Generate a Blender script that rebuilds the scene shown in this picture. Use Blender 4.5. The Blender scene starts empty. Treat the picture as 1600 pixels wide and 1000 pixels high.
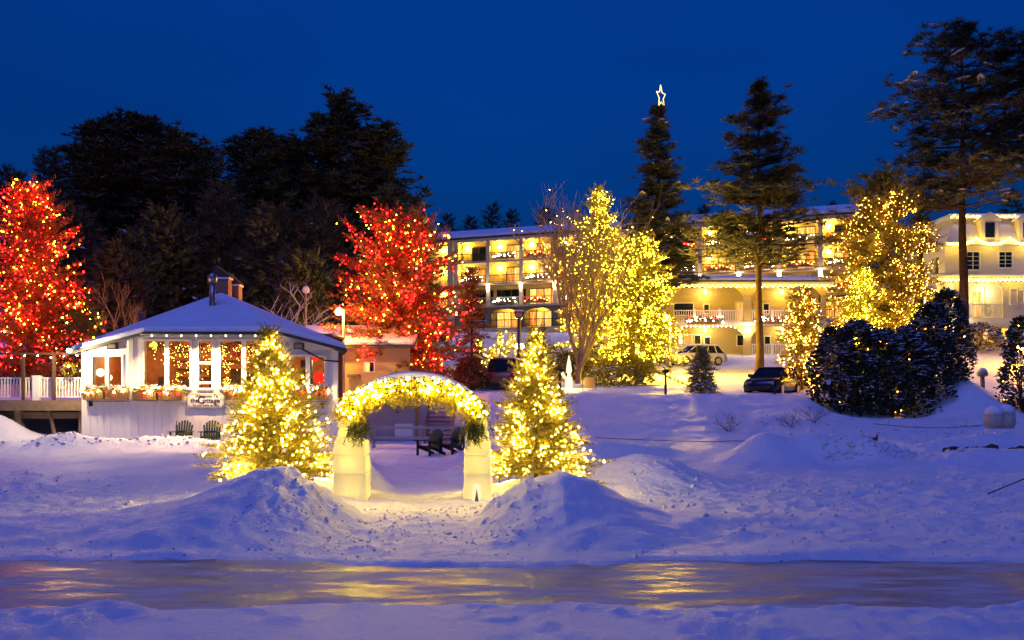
import bpy, math, random
import numpy as np
from mathutils import Vector, Matrix

# ---------------------------------------------------------------- camera, sky, sun, exposure
sc = bpy.context.scene
COL = sc.collection
F, H = 1555.56, 2.2                      # focal length in photo pixels, eye height over the lake ice
cam_d = bpy.data.cameras.new('camera'); cam = bpy.data.objects.new('camera', cam_d); COL.objects.link(cam)
cam_d.lens = 35.0; cam_d.sensor_width = 36.0; cam_d.shift_y = 0.075
cam_d.clip_start = 0.1; cam_d.clip_end = 3000
cam.location = (0, 0, H); cam.rotation_euler = (math.radians(90), 0, 0)
sc.camera = cam

world = bpy.data.worlds.new('World'); sc.world = world; world.use_nodes = True
wn, wl = world.node_tree.nodes, world.node_tree.links
bg = wn['Background']
sky = wn.new('ShaderNodeTexSky'); sky.sky_type = 'NISHITA'; sky.sun_disc = False
SUN_EL, SUN_ROT = math.radians(3.0), math.radians(180)
sky.sun_elevation = SUN_EL; sky.sun_rotation = SUN_ROT
sky.air_density = 1.0; sky.dust_density = 0.3; sky.ozone_density = 3.0
tint = wn.new('ShaderNodeMix'); tint.data_type = 'RGBA'; tint.blend_type = 'MULTIPLY'
tint.inputs['Factor'].default_value = 1.0
tint.inputs['B'].default_value = (0.006, 0.265, 1.0, 1)     # deep blue hour
wl.new(sky.outputs['Color'], tint.inputs['A'])
wtc = wn.new('ShaderNodeTexCoord'); wsep = wn.new('ShaderNodeSeparateXYZ'); wmr = wn.new('ShaderNodeMapRange')      # the dusk sky is darker low down
wmr.inputs['From Min'].default_value = 0.05; wmr.inputs['From Max'].default_value = 0.42; wmr.inputs['To Min'].default_value = 0.30; wmr.inputs['To Max'].default_value = 1.0
wmul = wn.new('ShaderNodeMix'); wmul.data_type = 'RGBA'; wmul.blend_type = 'MULTIPLY'; wmul.inputs['Factor'].default_value = 1.0
wl.new(wtc.outputs['Generated'], wsep.inputs[0]); wl.new(wsep.outputs['Z'], wmr.inputs['Value'])
wnz = wn.new('ShaderNodeTexNoise'); wnz.inputs['Scale'].default_value = 2.2; wnz.inputs['Detail'].default_value = 3                 # thin uneven cloud
wmp = wn.new('ShaderNodeMapping'); wmp.inputs['Scale'].default_value = (1, 1, 3.0); wl.new(wtc.outputs['Generated'], wmp.inputs['Vector']); wl.new(wmp.outputs['Vector'], wnz.inputs['Vector'])
wn2 = wn.new('ShaderNodeMapRange'); wn2.inputs['From Min'].default_value = 0.3; wn2.inputs['From Max'].default_value = 0.7; wn2.inputs['To Min'].default_value = 0.90; wn2.inputs['To Max'].default_value = 1.10
wl.new(wnz.outputs['Fac'], wn2.inputs['Value'])
wmm = wn.new('ShaderNodeMath'); wmm.operation = 'MULTIPLY'; wl.new(wmr.outputs['Result'], wmm.inputs[0]); wl.new(wn2.outputs['Result'], wmm.inputs[1])
wl.new(tint.outputs['Result'], wmul.inputs['A']); wl.new(wmm.outputs[0], wmul.inputs['B']); wl.new(wmul.outputs['Result'], bg.inputs['Color'])
bg.inputs['Strength'].default_value = 0.076

sun_d = bpy.data.lights.new('sun', 'SUN'); sun = bpy.data.objects.new('sun', sun_d); COL.objects.link(sun)
sun_d.energy = 0.72; sun_d.angle = math.radians(50); sun_d.color = (0.18, 0.22, 1.0)   # twilight glow behind the camera
sun.rotation_euler = (math.radians(24), 0, math.radians(-12))

sc.view_settings.view_transform = 'Standard'; sc.view_settings.look = 'None'
sc.view_settings.exposure = 1.0; sc.view_settings.gamma = 1.0; sc.view_settings.use_curve_mapping = False
sc.render.engine = 'CYCLES'
cy = sc.cycles
cy.use_denoising = True
try: cy.denoiser = 'OPENIMAGEDENOISE'
except Exception: pass
cy.use_light_tree = True
cy.max_bounces = 5; cy.diffuse_bounces = 2; cy.glossy_bounces = 3; cy.transmission_bounces = 4
cy.transparent_max_bounces = 8
cy.sample_clamp_indirect = 3.0; cy.sample_clamp_direct = 0.0
cy.caustics_reflective = False; cy.caustics_refractive = False

R = math.radians
def at(px, py, Y): return Vector(((px-800)*Y/F, Y, H-(py-620)*Y/F))
def X(px, Y): return (px-800)*Y/F
def Z(py, Y): return H-(py-620)*Y/F

# ---------------------------------------------------------------- materials
def mk(name, col, rough=0.7, var=0.15, scale=6.0, bump=0.0, bscale=25.0, metal=0.0, island=False, sub=0.0, spec=0.4, trans=0.0):
    m = bpy.data.materials.new(name); m.use_nodes = True
    n, l = m.node_tree.nodes, m.node_tree.links
    p = n['Principled BSDF']
    p.inputs['Roughness'].default_value = rough; p.inputs['Metallic'].default_value = metal
    p.inputs['Specular IOR Level'].default_value = spec
    if sub:
        p.inputs['Subsurface Weight'].default_value = sub; p.inputs['Subsurface Radius'].default_value = (0.22, 0.22, 0.20)
    mx = n.new('ShaderNodeMix'); mx.data_type = 'RGBA'
    mx.inputs['A'].default_value = (*[c*(1-var) for c in col], 1)
    mx.inputs['B'].default_value = (*[min(1, c*(1+var)) for c in col], 1)
    if island:
        g = n.new('ShaderNodeNewGeometry'); l.new(g.outputs['Random Per Island'], mx.inputs['Factor'])
    else:
        tc = n.new('ShaderNodeTexCoord'); nz = n.new('ShaderNodeTexNoise')
        nz.inputs['Scale'].default_value = scale; nz.inputs['Detail'].default_value = 5
        l.new(tc.outputs['Object'], nz.inputs['Vector']); l.new(nz.outputs['Fac'], mx.inputs['Factor'])
        if bump:
            n2 = n.new('ShaderNodeTexNoise'); n2.inputs['Scale'].default_value = bscale; n2.inputs['Detail'].default_value = 4
            l.new(tc.outputs['Object'], n2.inputs['Vector'])
            b = n.new('ShaderNodeBump'); b.inputs['Strength'].default_value = bump; b.inputs['Distance'].default_value = 0.05
            l.new(n2.outputs['Fac'], b.inputs['Height']); l.new(b.outputs['Normal'], p.inputs['Normal'])
    l.new(mx.outputs['Result'], p.inputs['Base Color'])
    if trans:
        t = n.new('ShaderNodeBsdfTranslucent'); l.new(mx.outputs['Result'], t.inputs['Color'])
        ms = n.new('ShaderNodeMixShader'); ms.inputs['Fac'].default_value = trans
        l.new(p.outputs['BSDF'], ms.inputs[1]); l.new(t.outputs['BSDF'], ms.inputs[2])
        l.new(ms.outputs['Shader'], n['Material Output'].inputs['Surface'])
    return m

def siding(name, col, pitch, rough=0.6, vertical=False):
    """painted board siding: fine lap relief by a saw wave"""
    m = mk(name, col, rough, 0.06, 1.2)
    n, l = m.node_tree.nodes, m.node_tree.links
    tc = n.new('ShaderNodeTexCoord'); w = n.new('ShaderNodeTexWave')
    w.wave_type = 'BANDS'; w.bands_direction = 'X' if vertical else 'Z'; w.wave_profile = 'SAW'
    w.inputs['Scale'].default_value = 0.314/pitch*1.0
    l.new(tc.outputs['Object'], w.inputs['Vector'])
    b = n.new('ShaderNodeBump'); b.inputs['Strength'].default_value = 0.8; b.inputs['Distance'].default_value = 0.03
    l.new(w.outputs['Fac'], b.inputs['Height']); l.new(b.outputs['Normal'], n['Principled BSDF'].inputs['Normal'])
    return m

def emit(name, col, s, sample=True):
    m = bpy.data.materials.new(name); m.use_nodes = True
    n, l = m.node_tree.nodes, m.node_tree.links
    n.remove(n['Principled BSDF'])
    e = n.new('ShaderNodeEmission'); e.inputs['Color'].default_value = (*col, 1); e.inputs['Strength'].default_value = s
    l.new(e.outputs['Emission'], n['Material Output'].inputs['Surface'])
    m.cycles.emission_sampling = 'FRONT' if sample else 'NONE'
    return m

def curtain(name, c0, c1, s):
    m = emit(name, c0, s)
    n, l = m.node_tree.nodes, m.node_tree.links
    e = next(x for x in n if x.type == 'EMISSION')
    tc = n.new('ShaderNodeTexCoord'); mp = n.new('ShaderNodeMapping'); mp.inputs['Scale'].default_value = (5, 5, 0.5)
    nz = n.new('ShaderNodeTexNoise'); nz.inputs['Scale'].default_value = 1.6; nz.inputs['Detail'].default_value = 3
    oi = n.new('ShaderNodeObjectInfo')
    ad = n.new('ShaderNodeVectorMath'); ad.operation = 'ADD'
    l.new(tc.outputs['Object'], ad.inputs[0]); l.new(oi.outputs['Location'], ad.inputs[1])
    l.new(ad.outputs['Vector'], mp.inputs['Vector']); l.new(mp.outputs['Vector'], nz.inputs['Vector'])
    r = n.new('ShaderNodeValToRGB'); r.color_ramp.elements[0].position = 0.35; r.color_ramp.elements[1].position = 0.68
    r.color_ramp.elements[0].color = (*c0, 1); r.color_ramp.elements[1].color = (*c1, 1)
    l.new(nz.outputs['Fac'], r.inputs['Fac']); l.new(r.outputs['Color'], e.inputs['Color'])
    return m

def snow_mat(name, sub=0.0, strength=0.5):
    m = bpy.data.materials.new(name); m.use_nodes = True
    n, l = m.node_tree.nodes, m.node_tree.links
    p = n['Principled BSDF']; p.inputs['Roughness'].default_value = 0.55; p.inputs['Specular IOR Level'].default_value = 0.25
    tc = n.new('ShaderNodeTexCoord')
    a = n.new('ShaderNodeTexNoise'); a.inputs['Scale'].default_value = 0.9; a.inputs['Detail'].default_value = 8; a.inputs['Roughness'].default_value = 0.62
    mx = n.new('ShaderNodeMix'); mx.data_type = 'RGBA'
    mx.inputs['A'].default_value = (0.62, 0.635, 0.68, 1); mx.inputs['B'].default_value = (0.80, 0.80, 0.83, 1)
    l.new(tc.outputs['Object'], a.inputs['Vector']); l.new(a.outputs['Fac'], mx.inputs['Factor']); l.new(mx.outputs['Result'], p.inputs['Base Color'])
    b1 = n.new('ShaderNodeTexNoise'); b1.inputs['Scale'].default_value = 4.0; b1.inputs['Detail'].default_value = 9; b1.inputs['Roughness'].default_value = 0.68
    l.new(tc.outputs['Object'], b1.inputs['Vector'])
    b2 = n.new('ShaderNodeTexNoise'); b2.inputs['Scale'].default_value = 14.0; b2.inputs['Detail'].default_value = 6; b2.inputs['Roughness'].default_value = 0.7
    l.new(tc.outputs['Object'], b2.inputs['Vector'])
    bs = n.new('ShaderNodeMath'); bs.operation = 'MULTIPLY_ADD'; bs.inputs[1].default_value = 0.35
    l.new(b2.outputs['Fac'], bs.inputs[0]); l.new(b1.outputs['Fac'], bs.inputs[2])
    b = n.new('ShaderNodeBump'); b.inputs['Strength'].default_value = strength; b.inputs['Distance'].default_value = 0.16
    l.new(bs.outputs[0], b.inputs['Height']); l.new(b.outputs['Normal'], p.inputs['Normal'])
    return m

M = {}
M['snow'] = snow_mat('snow', strength=0.62)
M['snow_roof'] = snow_mat('snow_roof', strength=0.25)
M['snow_tree'] = mk('snow_tree', (0.80, 0.82, 0.86), 0.6, 0.08, island=True)
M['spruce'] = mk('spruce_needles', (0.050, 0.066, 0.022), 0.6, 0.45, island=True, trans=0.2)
M['lit_gold'] = mk('fir_needles', (0.27, 0.225, 0.036), 0.55, 0.45, island=True, trans=0.35)  # needles lightened to gold: part of the bulbs' glow is in this colour
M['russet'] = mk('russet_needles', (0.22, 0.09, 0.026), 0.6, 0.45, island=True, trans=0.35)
M['dark_pine'] = mk('dark_pine_needles', (0.070, 0.070, 0.028), 0.7, 0.45, island=True)
M['mid_pine'] = mk('pine_needles', (0.055, 0.055, 0.016), 0.7, 0.45, island=True)
M['leaf'] = mk('hedge_leaves', (0.030, 0.042, 0.020), 0.5, 0.5, island=True)
M['rhodo'] = mk('brown_leaves', (0.12, 0.085, 0.03), 0.6, 0.4, island=True)
M['bark'] = mk('bark', (0.085, 0.052, 0.030), 0.95, 0.6, 5, 1.0, 9, spec=0.1)
M['twig'] = mk('bare_twigs', (0.34, 0.25, 0.12), 0.85, 0.35, 6)
M['drytwig'] = mk('dry_twigs', (0.14, 0.07, 0.04), 0.9, 0.35, 6)
M['white'] = mk('white_paint', (0.80, 0.78, 0.74), 0.55, 0.07, 2.5, 0.15, 30)
M['trim'] = mk('white_trim', (0.78, 0.76, 0.72), 0.5, 0.05, 3)
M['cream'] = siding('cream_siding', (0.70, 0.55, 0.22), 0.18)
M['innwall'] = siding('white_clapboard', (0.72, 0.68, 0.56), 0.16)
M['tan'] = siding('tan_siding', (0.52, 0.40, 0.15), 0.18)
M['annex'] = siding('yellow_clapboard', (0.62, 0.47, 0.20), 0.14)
M['stone'] = mk('olive_stone', (0.20, 0.18, 0.11), 0.85, 0.35, 3, 0.5, 8)
M['ivory'] = mk('ivory_trim', (0.66, 0.55, 0.34), 0.6, 0.08, 3)
M['concrete'] = mk('pale_concrete', (0.52, 0.44, 0.28), 0.8, 0.12, 2)
M['roofdark'] = mk('dark_roof_edge', (0.05, 0.05, 0.055), 0.6, 0.2, 4)
M['deckwood'] = mk('weathered_wood', (0.20, 0.14, 0.085), 0.85, 0.4, 5, 0.4, 30)
M['darkwood'] = mk('dark_stained_wood', (0.07, 0.04, 0.025), 0.7, 0.3, 6)
M['boxwood'] = mk('window_box_wood', (0.36, 0.22, 0.08), 0.7, 0.3, 9)
M['roomwood'] = mk('interior_wood', (0.34, 0.11, 0.03), 0.6, 0.75, 3.5)
M['stairwood'] = mk('red_brown_stair_wood', (0.22, 0.09, 0.045), 0.75, 0.3, 6)
M['greypaint'] = mk('grey_painted_wood', (0.36, 0.33, 0.33), 0.65, 0.1, 3)
M['brick'] = mk('chimney_brick', (0.34, 0.17, 0.10), 0.85, 0.3, 9, 0.5, 14)
M['steel'] = mk('stovepipe_steel', (0.30, 0.27, 0.25), 0.35, 0.15, 4, metal=0.8)
M['black'] = mk('black_metal', (0.015, 0.015, 0.017), 0.45, 0.2, 5)
M['chairgreen'] = mk('dark_green_paint', (0.010, 0.024, 0.020), 0.5, 0.2, 8)
M['doorgreen'] = mk('dark_green_door', (0.02, 0.06, 0.045), 0.5, 0.2, 4)
M['ink'] = mk('black_lettering', (0.02, 0.02, 0.02), 0.6, 0.0)
M['red'] = mk('red_ribbon', (0.55, 0.02, 0.02), 0.5, 0.2, 8)
M['darkpane'] = mk('dark_window_glass', (0.012, 0.014, 0.018), 0.08, 0.1, 2, spec=0.8)
M['shade'] = mk('lamp_housing', (0.25, 0.23, 0.20), 0.5, 0.1, 5)
M['ice_block'] = mk('carved_ice', (0.80, 0.81, 0.76), 0.30, 0.14, 3.0, 0.5, 7, sub=0.5, trans=0.5, spec=0.5)
M['carwhite'] = mk('silver_white_car_paint', (0.42, 0.40, 0.36), 0.25, 0.04, 2, spec=0.6)
M['cardark'] = mk('dark_blue_car_paint', (0.014, 0.016, 0.030), 0.2, 0.1, 2, spec=0.6)
M['carbrown'] = mk('bronze_car_paint', (0.20, 0.11, 0.05), 0.28, 0.06, 2, spec=0.6)
M['tyre'] = mk('tyre_rubber', (0.02, 0.02, 0.02), 0.85, 0.2, 8)
M['rim'] = mk('alloy_rim', (0.45, 0.44, 0.42), 0.35, 0.1, 5, metal=0.7)
M['tail'] = mk('tail_light_lens', (0.45, 0.02, 0.015), 0.2, 0.1, 5)
M['bale'] = mk('straw_wrap', (0.48, 0.44, 0.36), 0.85, 0.4, 7, 0.6, 16)
M['rock'] = mk('dark_rock', (0.045, 0.038, 0.036), 0.9, 0.4, 6, 0.5, 10)
# lamps
WARM = (1.0, 0.66, 0.20)
M['bulb_y'] = emit('warm_bulb', (1.0, 0.60, 0.04), 60)
M['bulb_a'] = emit('amber_red_tree_bulb', (1.0, 0.40, 0.015), 34)
M['bulb_box'] = emit('window_box_bulb', (1.0, 0.66, 0.30), 420)
M['bulb_arch'] = emit('arch_bulb', (1.0, 0.66, 0.05), 230)
M['bulb_near'] = emit('warm_bulb_near', (1.0, 0.66, 0.05), 135)
M['bulb_yg'] = emit('yellow_bulb', (1.0, 0.68, 0.02), 42)
M['bulb_o'] = emit('amber_bulb', (1.0, 0.42, 0.04), 34)
M['bulb_r'] = emit('red_bulb', (1.0, 0.004, 0.003), 34)
M['bulb_w'] = emit('white_bulb', (1.0, 0.80, 0.50), 60)
M['glow_w'] = emit('lit_white_lamp', (1.0, 0.86, 0.62), 30)
M['glow_o'] = emit('lit_sodium_lamp', (1.0, 0.50, 0.10), 40)
M['star'] = emit('star_tube', (1.0, 0.72, 0.22), 1.3)
M['pane'] = curtain('lit_curtain_window', (0.75, 0.22, 0.02), (1.0, 0.62, 0.16), 1.1)
M['pane2'] = curtain('lit_amber_window', (0.55, 0.12, 0.01), (1.0, 0.45, 0.08), 0.9)
M['bright'] = emit('bright_doorway', (1.0, 0.78, 0.42), 1.6)

def glass_mat():
    m = bpy.data.materials.new('window_glass'); m.use_nodes = True
    n, l = m.node_tree.nodes, m.node_tree.links; n.remove(n['Principled BSDF'])
    t = n.new('ShaderNodeBsdfTransparent'); g = n.new('ShaderNodeBsdfGlossy'); g.inputs['Roughness'].default_value = 0.03
    fr = n.new('ShaderNodeFresnel'); fr.inputs['IOR'].default_value = 1.45
    ms = n.new('ShaderNodeMixShader'); l.new(fr.outputs['Fac'], ms.inputs['Fac']); l.new(t.outputs['BSDF'], ms.inputs[1]); l.new(g.outputs['BSDF'], ms.inputs[2])
    l.new(ms.outputs['Shader'], n['Material Output'].inputs['Surface'])
    return m
M['glass'] = glass_mat()

def ice_mat():
    m = bpy.data.materials.new('rink_ice'); m.use_nodes = True
    n, l = m.node_tree.nodes, m.node_tree.links
    p = n['Principled BSDF']; p.inputs['Specular IOR Level'].default_value = 0.11
    tc = n.new('ShaderNodeTexCoord')
    mp = n.new('ShaderNodeMapping'); mp.inputs['Scale'].default_value = (0.55, 1.9, 1)
    l.new(tc.outputs['Object'], mp.inputs['Vector'])
    nz = n.new('ShaderNodeTexNoise'); nz.inputs['Scale'].default_value = 1.6; nz.inputs['Detail'].default_value = 8; nz.inputs['Roughness'].default_value = 0.65
    l.new(mp.outputs['Vector'], nz.inputs['Vector'])
    r = n.new('ShaderNodeValToRGB'); r.color_ramp.elements[0].position = 0.40; r.color_ramp.elements[1].position = 0.60
    l.new(nz.outputs['Fac'], r.inputs['Fac'])
    mx = n.new('ShaderNodeMix'); mx.data_type = 'RGBA'
    mx.inputs['A'].default_value = (0.15, 0.15, 0.17, 1); mx.inputs['B'].default_value = (0.44, 0.44, 0.46, 1)
    l.new(r.outputs['Color'], mx.inputs['Factor']); l.new(mx.outputs['Result'], p.inputs['Base Color'])
    rr = n.new('ShaderNodeMapRange'); rr.inputs['To Min'].default_value = 0.30; rr.inputs['To Max'].default_value = 0.78
    l.new(r.outputs['Color'], rr.inputs['Value']); l.new(rr.outputs['Result'], p.inputs['Roughness'])
    mp2 = n.new('ShaderNodeMapping'); mp2.inputs['Scale'].default_value = (1.0, 4.0, 1)
    l.new(tc.outputs['Object'], mp2.inputs['Vector'])
    n2 = n.new('ShaderNodeTexNoise'); n2.inputs['Scale'].default_value = 3.0; n2.inputs['Detail'].default_value = 7; n2.inputs['Roughness'].default_value = 0.6
    l.new(mp2.outputs['Vector'], n2.inputs['Vector'])
    b = n.new('ShaderNodeBump'); b.inputs['Strength'].default_value = 0.34; b.inputs['Distance'].default_value = 0.03
    l.new(n2.outputs['Fac'], b.inputs['Height']); l.new(b.outputs['Normal'], p.inputs['Normal'])
    return m
M['ice'] = ice_mat()

# ---------------------------------------------------------------- builders
def tag(o, label=None, cat=None, group=None, kind=None):
    if label: o['label'] = label
    if cat: o['category'] = cat
    if group: o['group'] = group
    if kind: o['kind'] = kind
    return o
def link(o, parent=None):
    COL.objects.link(o)
    if parent is not None: o.parent = parent
    return o
def thing(name, label, cat, loc=(0, 0, 0), rz=0.0, group=None):
    o = bpy.data.objects.new(name, None); o.empty_display_size = 0.2
    link(o); o.location = loc; o.rotation_euler = (0, 0, rz)
    return tag(o, label, cat, group)
def inst(name, mesh, parent, loc=(0, 0, 0), rz=0.0, rot=None, scale=None):
    o = bpy.data.objects.new(name, mesh); link(o, parent); o.location = loc
    o.rotation_euler = rot if rot else (0, 0, rz)
    if scale: o.scale = scale
    return o
def point(name, loc, watts, col, parent, r=0.08):
    d = bpy.data.lights.new(name, 'POINT'); d.energy = watts; d.color = col; d.shadow_soft_size = r
    o = bpy.data.objects.new(name, d); link(o, parent); o.location = loc
    return o

class MB:
    def __init__(s): s.v = []; s.f = []
    def add(s, vs, fs):
        b = len(s.v); s.v += [tuple(v) for v in vs]; s.f += [tuple(b+i for i in f) for f in fs]; return s
    def box(s, x0, x1, y0, y1, z0, z1):
        return s.add([(x0,y0,z0),(x1,y0,z0),(x1,y1,z0),(x0,y1,z0),(x0,y0,z1),(x1,y0,z1),(x1,y1,z1),(x0,y1,z1)],
                     [(0,3,2,1),(4,5,6,7),(0,1,5,4),(1,2,6,5),(2,3,7,6),(3,0,4,7)])
    def hexa(s, p):
        return s.add(p, [(0,3,2,1),(4,5,6,7),(0,1,5,4),(1,2,6,5),(2,3,7,6),(3,0,4,7)])
    def tube(s, pts, rad, n=7, cap=True):
        pts = [Vector(p) for p in pts]
        if not hasattr(rad, '__len__'): rad = [rad]*len(pts)
        base = len(s.v)
        for i, p in enumerate(pts):
            d = (pts[min(i+1, len(pts)-1)]-pts[max(i-1, 0)]).normalized()
            a = d.orthogonal().normalized() if abs(d.z) > 0.95 else Vector((0,0,1)).cross(d).normalized()
            if abs(d.z) > 0.95: a = (Vector((1,0,0))-d*d.x).normalized()
            b = d.cross(a)
            for k in range(n):
                t = 2*math.pi*k/n; q = p+(a*math.cos(t)+b*math.sin(t))*rad[i]; s.v.append(tuple(q))
        for i in range(len(pts)-1):
            for k in range(n):
                k2 = (k+1) % n; a0 = base+i*n
                s.f.append((a0+k, a0+k2, a0+n+k2, a0+n+k))
        if cap:
            s.f.append(tuple(base+k for k in reversed(range(n)))); e = base+(len(pts)-1)*n
            s.f.append(tuple(e+k for k in range(n)))
        return s
    def lathe(s, prof, c=(0,0,0), n=16):
        base = len(s.v)
        for r, z in prof:
            for k in range(n):
                t = 2*math.pi*k/n; s.v.append((c[0]+r*math.cos(t), c[1]+r*math.sin(t), c[2]+z))
        for i in range(len(prof)-1):
            for k in range(n):
                k2 = (k+1) % n; a0 = base+i*n; s.f.append((a0+k, a0+k2, a0+n+k2, a0+n+k))
        s.f.append(tuple(base+k for k in reversed(range(n)))); e = base+(len(prof)-1)*n
        s.f.append(tuple(e+k for k in range(n)))
        return s
    def prism(s, pts, y0, y1):
        """polygon in x,z pulled along y"""
        n = len(pts)
        return s.add([(x,y0,z) for x,z in pts]+[(x,y1,z) for x,z in pts],
                     [tuple(range(n)), tuple(reversed(range(n,2*n)))]+[(i,n+i,n+(i+1)%n,(i+1)%n) for i in range(n)])
    def slab(s, polys, t):
        """each polygon (3d points) thickened straight down by t"""
        for p in polys:
            n = len(p); p = [Vector(q) for q in p]
            s.add(p+[q-Vector((0,0,t)) for q in p],
                  [tuple(range(n)), tuple(reversed(range(n,2*n)))]+[(i,n+i,n+(i+1)%n,(i+1)%n) for i in range(n)])
        return s
    def wall(s, x0, x1, z0, z1, y0, y1, holes):
        xs = sorted({x0, x1, *[h[0] for h in holes], *[h[1] for h in holes]}); xs = [x for x in xs if x0 <= x <= x1]
        for a, b in zip(xs[:-1], xs[1:]):
            m = (a+b)/2; hs = sorted([(h[2], h[3]) for h in holes if h[0] < m < h[1]]); z = z0
            for h0, h1 in hs:
                if h0 > z+1e-4: s.box(a, b, y0, y1, z, h0)
                z = max(z, h1)
            if z < z1-1e-4: s.box(a, b, y0, y1, z, z1)
        return s
    def mesh(s, name, mat, smooth=False):
        me = bpy.data.meshes.new(name); me.from_pydata(s.v, [], s.f); me.validate()
        import bmesh
        bm = bmesh.new(); bm.from_mesh(me); bmesh.ops.recalc_face_normals(bm, faces=bm.faces); bm.to_mesh(me); bm.free()
        if mat: me.materials.append(M[mat] if isinstance(mat, str) else mat)
        if smooth: me.polygons.foreach_set('use_smooth', [True]*len(me.polygons))
        return me
    def build(s, name, mat, parent=None, smooth=False, loc=(0,0,0), bevel=0.0):
        o = bpy.data.objects.new(name, s.mesh(name, mat, smooth)); link(o, parent); o.location = loc
        if bevel:
            b = o.modifiers.new('bevel', 'BEVEL'); b.width = bevel; b.segments = 3; b.limit_method = 'ANGLE'
        return o

def np_mesh(name, V, T, mat, parent=None, smooth=False, kind=None):
    V = np.asarray(V, np.float32).reshape(-1, 3); T = np.asarray(T, np.int32); k = T.shape[1]
    me = bpy.data.meshes.new(name)
    me.vertices.add(len(V)); me.vertices.foreach_set('co', V.ravel())
    me.loops.add(T.size); me.loops.foreach_set('vertex_index', T.ravel())
    me.polygons.add(len(T)); me.polygons.foreach_set('loop_start', np.arange(0, T.size, k, dtype=np.int32))
    me.update(calc_edges=True); me.validate()
    if smooth: me.polygons.foreach_set('use_smooth', np.ones(len(T), bool))
    me.materials.append(M[mat] if isinstance(mat, str) else mat)
    o = bpy.data.objects.new(name, me); link(o, parent)
    if kind: o['kind'] = kind
    return o

def scatter(tv, tt, P, Rm, S):
    """copies of a template: P (k,3) places, Rm (k,3,3) frames (columns), S (k,) or (k,3) sizes"""
    P = np.asarray(P, float); k = len(P); S = np.asarray(S, float)
    if S.ndim == 1: S = np.repeat(S[:, None], 3, 1)
    L = tv[None]*S[:, None, :]
    V = np.einsum('kij,knj->kni', np.asarray(Rm, float), L)+P[:, None, :]
    T = (tt[None]+(np.arange(k)*len(tv))[:, None, None]).reshape(-1, tt.shape[1])
    return V.reshape(-1, 3), T
def frames(D, U=None):
    D = np.asarray(D, float); D = D/np.linalg.norm(D, axis=1, keepdims=True)
    if U is None: U = np.tile([0., 0., 1.], (len(D), 1))
    Sd = np.cross(U, D); nn = np.linalg.norm(Sd, axis=1, keepdims=True)
    Sd = np.where(nn < 1e-3, np.array([[1., 0, 0]]), Sd/np.maximum(nn, 1e-6)); Up = np.cross(D, Sd)
    return np.stack([D, Sd, Up], 2)
OCT_V = np.array([(1,0,0),(-1,0,0),(0,1,0),(0,-1,0),(0,0,1),(0,0,-1)], float)
OCT_T = np.array([(0,2,4),(2,1,4),(1,3,4),(3,0,4),(2,0,5),(1,2,5),(3,1,5),(0,3,5)])
def bulbs(name, P, r, mat, parent, rng=None):
    P = np.asarray(P, float).reshape(-1, 3); k = len(P)
    s = np.full(k, r) if rng is None else r*np.exp(rng.normal(size=k)*.26)
    V, T = scatter(OCT_V, OCT_T, P, np.tile(np.eye(3), (k, 1, 1)), s)
    return np_mesh(name, V, T, mat, parent, kind='stuff')

# ---------------------------------------------------------------- terrain
_tab = np.random.default_rng(5).random((256, 256))
def vn(x, y):
    xi = np.floor(x).astype(int); yi = np.floor(y).astype(int); fx = x-xi; fy = y-yi
    fx = fx*fx*(3-2*fx); fy = fy*fy*(3-2*fy)
    a = _tab[xi % 256, yi % 256]; b = _tab[(xi+1) % 256, yi % 256]; c = _tab[xi % 256, (yi+1) % 256]; d = _tab[(xi+1) % 256, (yi+1) % 256]
    return (a*(1-fx)+b*fx)*(1-fy)+(c*(1-fx)+d*fx)*fy-0.5
def fbm(x, y, o=4, g=0.5):
    t = 0; a = 1.0
    for i in range(o): t = t+a*vn(x*2**i+17.3*i, y*2**i-9.1*i); a *= g
    return t
def ss(a, b, t):
    t = np.clip((t-a)/(b-a), 0, 1); return t*t*(3-2*t)
_rf = random.Random(31); FOOT = [(_rf.gauss(-1.7, .55), _rf.uniform(13.6, 33), 0) for _ in range(90)]+[(_rf.uniform(-6, 6), _rf.uniform(9.0, 10.3), 0) for _ in range(26)]
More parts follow.
